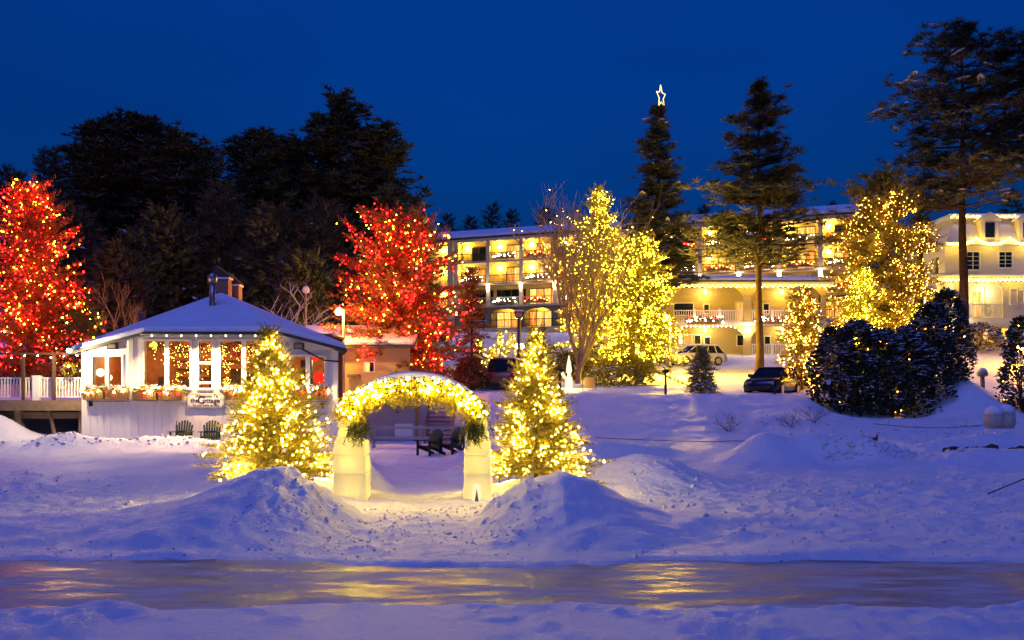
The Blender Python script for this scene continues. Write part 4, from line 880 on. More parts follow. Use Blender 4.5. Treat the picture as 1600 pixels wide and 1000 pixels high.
MB().slab([[(sx_(519), SY-.25, sz_(627)+.25), (sx_(660), SY-.25, sz_(627)+.2), (sx_(660), SY+2.2, sz_(627)+.35), (sx_(519), SY+2.2, sz_(627)+.4)]], .28).build('roof_snow', 'snow_roof', sh_, bevel=.1)
stp = thing('staircase', 'reddish wooden staircase climbing the bank beside the shed', 'staircase', (0, 0, 0))
me = MB().box(0, sx_(708)-sx_(669), -.14, .14, -.03, .03).mesh('tread', 'stairwood')
for i in range(10): inst('tread', me, stp, (sx_(669), SY-1.4+i*.27, .25+i*.20))
for px in (668, 709): MB().hexa([(sx_(px)-.04, SY-1.6, .0), (sx_(px)+.04, SY-1.6, .0), (sx_(px)+.04, SY+1.3, 2.05), (sx_(px)-.04, SY+1.3, 2.05), (sx_(px)-.04, SY-1.6, .3), (sx_(px)+.04, SY-1.6, .3), (sx_(px)+.04, SY+1.3, 2.35), (sx_(px)-.04, SY+1.3, 2.35)]).build('stringer', 'stairwood', stp)
for px in (668, 709):
    for y, z in ((SY-1.5, .2), (SY+1.0, 2.0)): MB().box(sx_(px)-.04, sx_(px)+.04, y-.04, y+.04, z-.4, z+.95).build('post', 'boxwood', stp)
FY = 41.5; fx = lambda px: X(px, FY); fz = lambda py: Z(py, FY)
fe = thing('rail_fence', 'white two-rail fence in front of the grey shed', 'fence', (0, 0, 0))
for px in (516, 584, 656, 722): MB().box(fx(px)-.06, fx(px)+.06, FY-.05, FY+.05, -.1, fz(664)).build('post', 'greypaint', fe)
for py in (668, 684): MB().box(fx(512), fx(726), FY-.09, FY-.05, fz(py)-.06, fz(py)+.06).build('rail', 'greypaint', fe)
MB().box(fx(673), fx(693), FY-.12, FY-.09, fz(676), fz(668)).build('notice_board', 'greypaint', fe)

# ---------------------------------------------------------------- ice arch
IY = 20.0; ix = lambda px: X(px, IY); iz = lambda py: Z(py, IY)
ia = thing('ice_arch', 'carved ice archway with snow-capped top over the path', 'arch', (0, 0, 0))
rr_ = random.Random(4)
ICE_TEX = bpy.data.textures.new('hewn_ice', 'CLOUDS'); ICE_TEX.noise_scale = .16; ICE_TEX.noise_depth = 2
def iceblock(x0, x1, y0, y1, z0, z1, tx=0.0):
    j = lambda: rr_.uniform(-.012, .012)
    return [(x0+j(), y0+j(), z0), (x1+j(), y0+j(), z0), (x1+j(), y1, z0), (x0+j(), y1, z0), (x0+tx+j(), y0+.02, z1), (x1-tx+j(), y0+.02, z1), (x1-tx+j(), y1-.02, z1), (x0+tx+j(), y1-.02, z1)]
for s, (b0, b1, u0, u1) in ((-1, (523, 577, 528, 567)), (1, (725, 769, 728, 764))):
    zs = [(800, 738, b0, b1), (738, 710, b0+1, b1-1), (710, 688, b0+1, b1-3 if s < 0 else b1-2), (688, 668, u0, u1), (668, 645, u0+1, u1-1)]
    for i, (p0, p1, c0, c1) in enumerate(zs):
        dy = .36 if i < 3 else .28
        ob_ = MB().hexa(iceblock(ix(c0), ix(c1), IY-dy, IY+dy, iz(p0)-(.15 if i == 0 else 0), iz(p1)-.002, .02 if i < 3 else .05)).build('ice_block', 'ice_block', ia, smooth=True, bevel=.035)
        sb_ = ob_.modifiers.new('cuts', 'SUBSURF'); sb_.subdivision_type = 'SIMPLE'; sb_.levels = 3; sb_.render_levels = 3
        dm_ = ob_.modifiers.new('hewn', 'DISPLACE'); dm_.texture = ICE_TEX; dm_.texture_coords = 'GLOBAL'; dm_.strength = .05; dm_.mid_level = .5
        point('block_light', ((ix(c0)+ix(c1))/2, IY, (iz(p0)+iz(p1))/2), 6.0 if i < 3 else 4.2, (1, .66, .09), ia, .06)
    if s > 0:                                                 # raised plate whose own glow stands for the lit niche; little dark tree
        nx = ix(746); nw = .085; pts = [(nx-nw, iz(783))]+[(nx-nw*math.cos(t*math.pi/8), iz(762)+.13*math.sin(t*math.pi/8)) for t in range(9)]+[(nx+nw, iz(783))]
        M['niche'] = emit('niche_glow', (1, .86, .50), .55)
        nb_ = MB().prism(pts, IY-.415, IY-.38).build('niche_glow_plate', 'niche', ia); MB().prism([(nx-.045, iz(783)+.01), (nx+.045, iz(783)+.01), (nx, iz(762)+.02)], IY-.435, IY-.416).build('little_tree', 'deckwood', nb_)
# the arch itself: voussoirs of ice
cxm, czm = ix(647), iz(655); RX0, RX1, RZ0, RZ1 = ix(647)-ix(560), ix(767)-ix(647), iz(628)-iz(655), iz(592)-iz(655)
nv = 11; rox, roz = (ix(766)-ix(527))/2, iz(590)-iz(655); rix, riz = rox-.40, roz-.34; ccx = (ix(766)+ix(527))/2
for i in range(nv):
    a0, a1 = math.pi*(1-i/nv)-.004, math.pi*(1-(i+1)/nv)+.004; P_ = []
    for y in (IY-.27, IY+.27):
        for (a_, rx_, rz_) in ((a0, rix, riz), (a1, rix, riz), (a1, rox, roz), (a0, rox, roz)): P_.append((ccx+rx_*math.cos(a_), y, czm+rz_*math.sin(a_)))
    MB().hexa(P_).build('ice_block', 'ice_block', ia, bevel=.02)
capm = MB(); n_ = 26
for i in range(n_+1):
    a_ = math.pi*(.84-.68*i/n_); th = .03+.13*max(0, math.sin(math.pi*i/n_))**1.2
    for (yo, k) in ((-.29, .0), (-.20, .75), (0, 1), (.20, .75), (.29, 0)): capm.v.append((ccx+(rox-.03+th*k*.5)*math.cos(a_), IY+yo, czm+(roz-.03+th*k)*math.sin(a_)))
for i in range(n_):
    for k in range(4): capm.f.append((i*5+k, i*5+k+1, i*5+5+k+1, i*5+5+k))
capm.build('snow_cap', 'snow_roof', ia, True)
ga = thing('garland', 'drooping evergreen garland with warm lights along the front of the ice arch', 'garland', (0, 0, 0))
rngg = np.random.default_rng(9); k = 1250; a = rngg.uniform(.20, math.pi-.20, k); q = rngg.random(k)
P = np.stack([ccx+(rix+.02+q*.42)*np.cos(a), IY-.31-rngg.random(k)*.16, czm+(riz+.02+q*.36)*np.sin(a)], 1)
D = np.stack([rngg.normal(size=k)*.55-.3*np.cos(a)*0, -.35+rngg.normal(size=k)*.25, -1.0+rngg.normal(size=k)*.45], 1)
V, T = scatter(*TW_NEAR, P, frames(D, rngg.normal(size=(k, 3))), rngg.uniform(.17, .32, k)*(1.2-.5*q)); np_mesh('greenery', V, T, 'lit_gold', ga)
for xs_, sg_ in ((ix(566), -1), (ix(740), 1)):
    k = 46; P = np.stack([xs_+rngg.normal(size=k)*.10, IY-.36-rngg.random(k)*.1, iz(648)-rngg.random(k)*.28], 1)
    V, T = scatter(*TW_NEAR, P, frames(np.stack([rngg.normal(size=k)*.3+sg_*.1, rngg.normal(size=k)*.2-.2, -np.ones(k)], 1), rngg.normal(size=(k, 3))), rngg.uniform(.25, .42, k)); np_mesh('hanging_sprays', V, T, 'spruce', ga)
k = 130; a = rngg.uniform(.10, math.pi-.10, k); q = rngg.random(k)**.7
bulbs('light_string', np.stack([ccx+(rix+.02+q*.36)*np.cos(a), IY-.54-rngg.random(k)*.12, czm+(riz+q*.36)*np.sin(a)], 1), .0165, 'bulb_arch', ga, rngg)
bulbs('large_bulbs', [tuple(at(px, py, IY-.68)) for px, py in ((553, 645), (637, 592), (680, 598), (720, 632), (583, 618), (547, 652))], .036, 'bulb_arch', ga)
# ---------------------------------------------------------------- hotel
rngh = np.random.default_rng(21)
HO = Vector((X(713, 126), 126.0, Z(514, 126))); HA = math.atan2(-16.5, 40.5)
ho = thing('hotel', 'long four-storey hotel with lit arched balconies and snowy roof on the hill', 'building', HO, HA)
BW, SH, NB, GD = 4.42, 2.80, 11, 1.9; HL = BW*NB
def arc_bracket(sx):
    m = MB(); pts = [(sx*(.12+.95*(1-math.cos(t*math.pi/10))), .0, -.95+.92*math.sin(t*math.pi/10)) for t in range(6)]
    return m.tube(pts, .055, 5).mesh('bracket', 'ivory')
br_me = {1: arc_bracket(1), -1: arc_bracket(-1)}
rail = MB().box(.16, BW-.16, -.03, .03, .92, 1.0).box(.16, BW-.16, -.03, .03, .10, .16)
for i in range(24): rail.box(.22+i*(BW-.48)/23, .25+i*(BW-.48)/23, -.015, .015, .16, .92)
rail_me = rail.mesh('railing', 'black'); rail_w = MB(); rail_w.v, rail_w.f = list(rail.v), list(rail.f); rail_w_me = rail_w.mesh('railing', 'greypaint')
k = 90; V, T = scatter(*TW_FAR, np.stack([rngh.uniform(.7, BW-.7, k), rngh.uniform(-.28, -.05, k), rngh.uniform(.3, .72, k)], 1), frames(rngh.normal(size=(k, 3))+[0, -.3, 0]), np.full(k, .34)); V2, T2 = V.copy(), T.copy()
gb_o = np_mesh('balcony_garland', V2, T2, 'spruce'); gb_me = gb_o.data; bpy.data.objects.remove(gb_o)
def bulb_me(n, mat, r):
    P = np.stack([rngh.uniform(.6, BW-.6, n), rngh.uniform(-.38, -.25, n), rngh.uniform(.35, .85, n)], 1); o = bulbs('x', P, r, mat, None); me = o.data; bpy.data.objects.remove(o); me.name = 'balcony_lights'; return me
bl_me = [bulb_me(16, 'bulb_w', .045), bulb_me(13, 'bulb_o', .045)]; brd_me = bulb_me(10, 'bulb_r', .05)
post_me = MB().box(-.22, .22, -.16, .16, 0, SH).mesh('post', 'ivory')
fr_me = MB().box(0, 2.0, -.04, .04, 2.0, 2.1).box(0, .09, -.04, .04, 0, 2.0).box(1.91, 2.0, -.04, .04, 0, 2.0).box(.95, 1.05, -.04, .04, 0, 2.0).mesh('window_frame', 'darkwood')
pn_me = {m: MB().box(.0, .86, -.01, .01, .0, 2.0).mesh('pane', m) for m in ('pane', 'pane2', 'darkpane')}
sc_me = MB().lathe([(.05, -.14), (.10, -.08), (.10, .08), (.05, .14)], (0, 0, 0), 8).mesh('wall_lamp', 'glow_w', True)
fb_me = MB().box(.8, BW-.8, -.34, -.08, .18, .42).mesh('planter', 'boxwood')
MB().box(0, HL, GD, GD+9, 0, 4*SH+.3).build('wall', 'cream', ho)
for s in range(5):
    MB().box(-.1, HL+.1, -.22, GD, s*SH-.24, s*SH).build('floor_slab', 'concrete', ho)
MB().box(-.1, HL+.1, -.30, -.223, SH*4-.34, SH*4+.06).build('eave_board', 'trim', ho)
for i in range(NB+1):
    MB().box(i*BW-.45 if i else -.25, i*BW+.45, .0, .5, 0, SH-.24).build('stone_pier', 'stone', ho)
    for s in (1, 2, 3): inst('post', post_me, ho, (i*BW, .02, s*SH))
for i in range(NB):
    x0 = i*BW
    # ground storey: arched stone spandrels
    m = MB(); a0, a1 = x0+.45, x0+BW-.45; r_ = (a1-a0)/2; cxx = (a0+a1)/2; zt = SH-.24; prev = None
    for t in range(11):
        th = math.pi*t/10; p = (cxx-r_*math.cos(th), zt-.85+.62*math.sin(th))
        if prev: m.hexa([(prev[0], .02, prev[1]), (p[0], .02, p[1]), (p[0], .45, p[1]), (prev[0], .45, prev[1]), (prev[0], .02, zt), (p[0], .02, zt), (p[0], .45, zt), (prev[0], .45, zt)])
        prev = p
    m.build('stone_arch', 'stone', ho)
    for s in range(4):
        z = s*SH
        dark = (s == 0 and i == 0) or (s == 1 and i in (0, 1)) or rngh.random() < .22
        off = x0+(1.7 if i % 2 else 1.3)
        nwin = 1 if s >= 2 else 2
        for w_ in range(nwin):
            xo = off if nwin == 1 else x0+.35+w_*1.95
            f_ = inst('window', fr_me, ho, (xo, GD-.03, z+.02))
            for hf in (0, 1): inst('pane', pn_me['darkpane' if dark else ('pane' if rngh.random() < .6 else 'pane2')], f_, (.09 if hf == 0 else 1.05, 0, 0))
        inst('railing', rail_me if s != 1 else rail_w_me, ho, (x0, -.08, z)) if s or i else inst('railing', rail_w_me, ho, (x0, -.08, z))
        if s >= 1:
            for q_ in (1, -1): inst('bracket', br_me[q_], ho, (x0+(0 if q_ > 0 else BW), -.02, z+SH-.30)) if s > 1 else None
            if rngh.random() < .92:
                inst('planter', fb_me, ho, (x0, -.05, z)); inst('balcony_garland', gb_me, ho, (x0, -.08, z))['kind'] = 'stuff'
                inst('balcony_lights', bl_me[(i+s) % 2], ho, (x0, -.05, z))['kind'] = 'stuff'
                if (i+s) % 2: inst('balcony_red_lights', brd_me, ho, (x0, -.05, z))['kind'] = 'stuff'
        if s >= 2:
            lx = x0+.7 if i % 2 == 0 else x0+.8
            inst('wall_lamp', sc_me, ho, (lx, GD-.15, z+1.95)); point('wall_lamp_light', (lx, GD-.40, z+1.95), 130, (1, .60, .05), ho, .1)
        elif s == 0 and not dark: point('arcade_light', (x0+2.2, GD-.7, z+2.2), 70, (1, .62, .08), ho, .1)
    if i: inst('post_lamp', sc_me, ho, (x0, -.28, SH*2-.32)); inst('post_lamp', sc_me, ho, (x0, -.28, SH*2-.75)); point('post_lamp_light', (x0, -.5, SH*2-.53), 26, (1, .66, .14), ho, .08)
rf = [[(-.5, -.9, SH*4+.1), (HL+.5, -.9, SH*4+.1), (HL+.5, 6, SH*4+1.9), (-.5, 6, SH*4+1.9)], [(-.5, 6, SH*4+1.9), (HL+.5, 6, SH*4+1.9), (HL+.5, 12, SH*4+.1), (-.5, 12, SH*4+.1)]]
MB().slab(rf, .2).build('roof', 'roofdark', ho)
MB().slab([[Vector(p)+Vector((0, 0, .38)) for p in q] for q in rf], .36).build('roof_snow', 'snow_roof', ho, bevel=.1)
MB().box(-1.0, -.25, -.5, 2.2, 0, SH*4+.2).build('end_wall', 'cream', ho)
MB().box(-8, -1.02, 2.2, 8, 0, SH*4+.2).build('rear_wing', 'cream', ho)
for s in (1, 2, 3): MB().box(-8, -1.02, .9, 2.2, s*SH-.2, s*SH).build('floor_slab', 'concrete', ho); inst('wall_lamp', sc_me, ho, (-2.8, 2.0, s*SH+1.95)); point('wall_lamp_light', (-2.8, 1.6, s*SH+1.95), 130, (1, .60, .05), ho, .1)
MB().slab([[(-8.5, .3, SH*4+.25), (-.2, .3, SH*4+.25), (-.2, 7, SH*4+2.1), (-8.5, 7, SH*4+2.1)]], .3).build('rear_roof', 'roofdark', ho)
MB().slab([[(-8.5, .3, SH*4+.62), (-.25, .3, SH*4+.62), (-.25, 7, SH*4+2.47), (-8.5, 7, SH*4+2.47)]], .36).build('roof_snow', 'snow_roof', ho, bevel=.1)
MB().box(-9, HL+1, -.6, 8, -3.5, -.26).build('foundation', 'concrete', ho)

# ---------------------------------------------------------------- lodge
LY = 86.0; lx_ = lambda px: X(px, LY); lz = lambda py: Z(py, LY)
lo_ = thing('lodge', 'two-storey tan lodge with arched galleries and a lit scalloped eave', 'building', (lx_(1046), LY, lz(556)))
W2 = (lx_(1290)-lx_(1046)); FH = lz(503)-lz(556); EH = lz(446)-lz(556); bw = W2/2; gd = 2.0
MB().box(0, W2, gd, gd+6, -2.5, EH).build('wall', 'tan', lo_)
MB().box(-.1, W2+.1, -.1, gd, FH-.28, FH).build('floor_slab', 'trim', lo_); MB().box(-.1, W2+.1, -.1, gd, -2.5, 0).build('base_slab', 'concrete', lo_)
for lvl, (z0, z1) in enumerate(((0, FH-.28), (FH, EH))):
    for i in range(2):
        a0, a1 = i*bw+.32, (i+1)*bw-.32; m = MB(); prev = None; hw = (a1-a0)/2
        for t in range(17):
            u = -1+2*t/16; zz = z1-.12-.85*max(0, (abs(u)-.62)/.38)**2.0; p = ((a0+a1)/2+u*hw, zz)
            if prev: m.hexa([(prev[0], -.02, prev[1]), (p[0], -.02, p[1]), (p[0], .16, p[1]), (prev[0], .16, prev[1]), (prev[0], -.02, z1), (p[0], -.02, z1), (p[0], .16, z1), (prev[0], .16, z1)])
            prev = p
        m.build('arch_trim', 'tan', lo_)
    for i in range(3): MB().box(max(0, i*bw-.32), min(W2, i*bw+.32), -.04, .30, z0, z1).build('pier', 'tan', lo_)
    bm_ = MB().box(-.03, .03, -.02, .02, .1, .95).mesh('baluster', 'trim')
    for i in range(2):
        if lvl == 0 and i == 0: continue
        xa, xb = i*bw+.34, (i+1)*bw-.34; MB().box(xa, xb, .02, .10, z0+.95, z0+1.03).build('hand_rail', 'trim', lo_); MB().box(xa, xb, .03, .09, z0+.06, z0+.12).build('bottom_rail', 'trim', lo_)
        for j in range(30): inst('baluster', bm_, lo_, (xa+.1+j*(xb-xa-.2)/29, .06, z0))
        for j in (.30, .66): MB().box(xa+(xb-xa)*j-.09, xa+(xb-xa)*j+.09, -.03, .15, z0, z0+1.15).build('rail_post', 'trim', lo_)
def lwin(px0, px1, py0, py1, mat, nm='window'):
    x0, x1, z0, z1 = lx_(px0)-lx_(1046), lx_(px1)-lx_(1046), lz(py1)-lz(556), lz(py0)-lz(556)
    f_ = MB().box(x0-.1, x1+.1, gd-.09, gd-.001, z0-.08, z1+.1).build(nm, 'trim', lo_); MB().box(x0, x1, gd-.12, gd-.085, z0, z1).build('pane', mat, f_)
lwin(1059, 1089, 471, 489, 'darkpane'); lwin(1107, 1114, 473, 486, 'darkpane'); lwin(1159, 1177, 470, 500, 'pane2'); lwin(1188, 1194, 470, 485, 'darkpane'); lwin(1202, 1210, 472, 486, 'darkpane')
lwin(1067, 1072, 521, 540, 'bright', 'lit_doorway'); lwin(1074, 1087, 522, 540, 'pane2'); lwin(1092, 1101, 522, 537, 'darkpane'); lwin(1108, 1116, 525, 545, 'darkpane', 'door'); lwin(1160, 1180, 522, 538, 'darkpane'); lwin(1204, 1212, 524, 538, 'darkpane')
ev = MB().box(-.5, W2+.5, -.6, .0, EH-.02, EH+.26); ev.build('eave_board', 'trim', lo_)
MB().slab([[(-.6, -.7, EH+.34), (W2+.6, -.7, EH+.34), (W2+.2, 4, EH+1.05), (.4, 4, EH+1.05)]], .1).build('roof', 'roofdark', lo_)
MB().slab([[(-.6, -.7, EH+.6), (W2+.6, -.7, EH+.6), (W2+.2, 4, EH+1.3), (.4, 4, EH+1.3)]], .24).build('roof_snow', 'snow_roof', lo_, bevel=.08)
n_ = 64; bulbs('eave_lights', [(-.4+i*(W2+.8)/n_, -.64, EH-.10-.10*(i % 2)) for i in range(n_+1)], .048, 'bulb_y', lo_)
arc = []
for t in range(17):
    u = -1+2*t/16; arc.append((bw/2+u*(bw/2-.32), -.08, FH-.40-.85*max(0, (abs(u)-.62)/.38)**2))
bulbs('arch_lights', arc, .035, 'bulb_w', lo_)
for (x, y, z, w) in ((bw*.5, gd-.6, EH-.4, 110), (bw*1.5, gd-.6, EH-.4, 110), (bw*.5, gd-.6, FH-.6, 110), (bw*1.5, gd-.6, FH-.6, 70)):
    inst('gallery_lamp', sc_me, lo_, (x, y, z)); point('gallery_lamp_light', (x, y-.1, z-.2), w*.36, (1, .58, .05), lo_, .1)
inst('pier_lamp', sc_me, lo_, (bw, -.22, FH-.75), scale=(1.6, 1.6, 1.2)); point('pier_lamp_light', (bw, -.5, FH-.75), 40, (1, .66, .16), lo_, .1)
for px in (1099, 1204):
    x0 = lx_(px)-lx_(1046)-BW/2
    inst('planter', fb_me, lo_, (x0, -.05, FH-.38)); inst('garland', gb_me, lo_, (x0, -.05, FH-.38))['kind'] = 'stuff'; inst('garland_lights', bl_me[0], lo_, (x0, -.05, FH-.38))['kind'] = 'stuff'; inst('garland_red_lights', brd_me, lo_, (x0, -.05, FH-.38))['kind'] = 'stuff'
MB().box(.0, bw*.45, -.9, -.82, -.1, 1.0).build('entry_fence', 'trim', lo_)

# ---------------------------------------------------------------- inn at the right
NY = 72.0; nx_ = lambda px: X(px, NY)-X(1482, NY); nz_ = lambda py: Z(py, NY)-Z(540, NY)
inn = thing('inn', 'white three-storey clapboard inn with mansard roof, porch and eave lights', 'building', (X(1482, NY), NY, Z(540, NY)))
W3 = nx_(1680)
mw = [(nx_(1511), nx_(1530), nz_(421), nz_(394)), (nx_(1561), nx_(1581), nz_(418), nz_(394)), (nx_(1612), nx_(1632), nz_(418), nz_(394))]
MB().wall(0, W3, -1.5, nz_(380), 0, .25, mw).build('wall', 'innwall', inn)
MB().wall(0, 9, -1.5, nz_(380), 0, .25, [(1.0, 1.9, nz_(425), nz_(398)), (4.0, 4.9, nz_(425), nz_(398))]).build('side_wall', 'innwall', inn).rotation_euler = (0, 0, R(90))
def nwin(x0, x1, z0, z1, y, mat, cols_=2, rows_=4):
    f_ = MB().box(x0-.09, x0, y-.05, y+.1, z0-.06, z1+.09).box(x1, x1+.09, y-.05, y+.1, z0-.06, z1+.09).box(x0, x1, y-.05, y+.1, z1, z1+.09).box(x0, x1, y-.07, y+.1, z0-.08, z0)
    for i in range(1, cols_): xx = x0+(x1-x0)*i/cols_; f_.box(xx-.009, xx+.009, y-.01, y+.04, z0, z1)
    for i in range(1, rows_): zz = z0+(z1-z0)*i/rows_; f_.box(x0, x1, y-.012, y+.038, zz-.009, zz+.009)
    f_ = f_.build('window', 'trim', inn); MB().box(x0, x1, y+.05, y+.07, z0, z1).build('pane', mat, f_); return f_
for w_ in mw: nwin(*w_, 0, 'darkpane')
for (a_, b_) in ((1.0, 1.9), (4.0, 4.9)):
    MB().box(-.06, .02, a_-.08, b_+.08, nz_(425)-.08, nz_(398)+.08).build('side_window', 'trim', inn); MB().box(-.09, -.055, a_, b_, nz_(425), nz_(398)).build('pane', 'darkpane', inn)
ms = MB(); ze, zt = nz_(380), nz_(340)
ms.hexa([(-.35, -.4, ze), (W3, -.4, ze), (W3, 9.4, ze), (-.35, 9.4, ze), (.7, .75, zt), (W3, .75, zt), (W3, 8.4, zt), (.7, 8.4, zt)]).build('mansard_roof', 'innwall', inn)
MB().box(.3, W3, .4, 8.7, zt, zt+.16).build('top_cornice', 'trim', inn); MB().box(.35, W3, .45, 8.6, zt+.16, zt+.40).build('roof_snow', 'snow_roof', inn, bevel=.08)
MB().box(-.45, W3, -.5, -.05, ze-.16, ze).build('eave_board', 'trim', inn)
for px in (1543, 1602, 1660):
    x = nx_(px); z0, z1 = nz_(377), nz_(345); w = .62
    dm = MB().box(x-w, x+w, -.32, 1.0, z0, z1).prism([(x-w-.15, z1), (x+w+.15, z1), (x, z1+.45)], -.42, 1.2).build('dormer', 'innwall', inn); dm['label'] = 'gabled roof dormer'
    MB().box(x-.42, x+.42, -.36, -.318, z0+.15, z1-.1).build('frame', 'trim', dm); MB().box(x-.34, x+.34, -.38, -.355, z0+.22, z1-.17).build('pane', 'darkpane', dm)
    MB().slab([[(x-w-.2, -.45, z1+.06), (x, -.45, z1+.58), (x, 1.2, z1+.58), (x-w-.2, 1.2, z1+.06)], [(x, -.45, z1+.58), (x+w+.2, -.45, z1+.06), (x+w+.2, 1.2, z1+.06), (x, 1.2, z1+.58)]], .1).build('snow_cover', 'snow_roof', dm)
pts = []; n_ = 90
for i in range(n_):
    x = -.3+i*(W3)/n_; pk = max([0]+[1-abs(x-nx_(px))/.75 for px in (1520, 1572, 1627, 1680)]); pts.append((x, -.56, ze-.12+.42*pk-.07*(i % 2)))
bulbs('eave_lights', pts, .042, 'bulb_y', inn); bulbs('ridge_lights', [(.4+i*.22, .38, zt+.12+.05*(i % 2)) for i in range(56)], .036, 'bulb_y', inn)
# porch
PY = NY-2.6; nxp = lambda px: X(px, PY)-X(1482, NY); nzp = lambda py: Z(py, PY)-Z(540, NY)
pd = 2.6; pf, pe = nzp(497), nzp(434); px0 = nxp(1470)
MB().box(px0, W3, -pd, -.001, pf-.35, pf).build('porch_floor', 'trim', inn); MB().wall(px0+.1, W3, -1.2, pf-.35, -pd+.1, -pd+.25, [(nxp(1540), nxp(1562), .1, nzp(513)), (nxp(1566), nxp(1590), .1, nzp(513)), (nxp(1600), nxp(1640), .1, nzp(513))]).build('porch_skirt', 'innwall', inn)
MB().box(nxp(1556), nxp(1565), -pd+.02, -pd+.09, -.2, nzp(513)).build('door', 'doorgreen', inn); MB().box(nxp(1578), nxp(1586), -pd+.3, -pd+.36, -.2, nzp(514)).build('door', 'doorgreen', inn)
MB().box(px0, W3, -.5, -.45, -1.2, pf-.35).build('cellar_wall', 'cream', inn)
for xx in (nxp(1550), nxp(1572), nxp(1615)): point('cellar_light', (xx, -pd+.9, pf-.7), 40, (1, .74, .1), inn, .08)
MB().wall(px0+.1, W3, pf, pe-.3, -pd+.08, -pd+.24, [(nxp(1514), nxp(1568), pf+.001, nzp(441)), (px0+.45, nxp(1493), pf+.001, nzp(441)), (nxp(1600), nxp(1650), pf+.001, nzp(441))]).build('porch_wall', 'innwall', inn)
for sgn, xx in ((1, nxp(1514)), (-1, nxp(1568))):
    m = MB(); prev = None
    for t in range(7):
        th = math.pi/2*t/6; p = (xx+sgn*.75*(1-math.cos(th)), nzp(441)-.75+.75*math.sin(th))
        if prev: m.tube([(prev[0], -pd+.14, prev[1]), (p[0], -pd+.14, p[1])], .06, 5)
        prev = p
    m.build('bracket', 'trim', inn)
MB().box(nxp(1539.5), nxp(1541), -pd+.1, -pd+.2, pf, nzp(441)).build('porch_post', 'trim', inn)
bm_ = MB().box(-.028, .028, -.02, .02, 0, .85).mesh('baluster', 'trim')
xa, xb = nxp(1514), nxp(1568)
for j in range(20): inst('baluster', bm_, inn, (xa+.08+j*(xb-xa-.16)/19, -pd+.15, pf+.08))
MB().box(xa, xb, -pd+.10, -pd+.2, pf+.93, pf+1.0).build('hand_rail', 'trim', inn)
rngq = np.random.default_rng(6); a = rngq.uniform(0, 6.28, 60); V, T = scatter(*TW_NEAR, np.stack([nxp(1541)+.3*np.cos(a), np.full(60, -pd+.02), pf+.5+.3*np.sin(a)], 1), frames(np.stack([-np.sin(a), rngq.normal(size=60)*.3, np.cos(a)], 1)), np.full(60, .22)); np_mesh('wreath', V, T, 'snow_tree', inn, kind='stuff')
MB().slab([[(px0-.3, -pd-.3, pe-.3+.28), (W3, -pd-.3, pe-.3+.28), (W3, .0, pe+.25), (px0+.4, .0, pe+.25)]], .2).build('porch_roof', 'trim', inn)
MB().slab([[(px0-.3, -pd-.3, pe+.26), (W3, -pd-.3, pe+.26), (W3, -.02, pe+.52), (px0+.4, -.02, pe+.52)]], .26).build('roof_snow', 'snow_roof', inn, bevel=.07)
bulbs('porch_lights', [(px0-.2+i*.155, -pd-.36, pe-.16-.09*(i % 2)) for i in range(58)], .042, 'bulb_y', inn)
for (px, py, w) in ((1564, 453, 55), (1524, 465, 22), (1490, 457, 40)):
    inst('porch_lamp', sc_me, inn, (nxp(px), -.5, nzp(py))); point('porch_lamp_light', (nxp(px), -.75, nzp(py)), w*.42, (1, .62, .13), inn, .08)
nwin(nxp(1580), nxp(1590), nzp(475), nzp(452), -pd+.05, 'doorgreen', 1, 1); nwin(nxp(1593), nxp(1606), nzp(473), nzp(454), -pd+.05, 'pane2', 2, 2)
MB().box(nxp(1548), nxp(1560), -.06, -.001, nzp(490), nzp(450)).build('porch_window', 'pane', inn); MB().box(nxp(1520), nxp(1529), -.06, -.001, nzp(480), nzp(462)).build('porch_window', 'pane2', inn)
inst('spot_lamp', sc_me, inn, (nxp(1497), -pd-.15, nzp(508)), scale=(1.5, 1.5, 1.2)); point('spot_lamp_light', (nxp(1497), -pd-.5, nzp(508)), 22, (1, .70, .25), inn, .1)
# link building left of the inn
MB().box(nx_(1442), nx_(1468), 2, 6, -1.5, nz_(456)).build('link_wall', 'innwall', inn); MB().box(nx_(1438), nx_(1472), 1.4, 6, nz_(456), nz_(452)).build('link_roof', 'trim', inn); MB().box(nx_(1438), nx_(1472), 1.35, 6, nz_(452), nz_(447)).build('roof_snow', 'snow_roof', inn, bevel=.06)
bulbs('link_lights', [(nx_(1440)+i*.11, 1.3, nz_(457)) for i in range(13)], .04, 'bulb_y', inn); MB().box(nx_(1452), nx_(1464), 1.95, 2.0, nz_(478), nz_(460)).build('link_window', 'bright', inn)

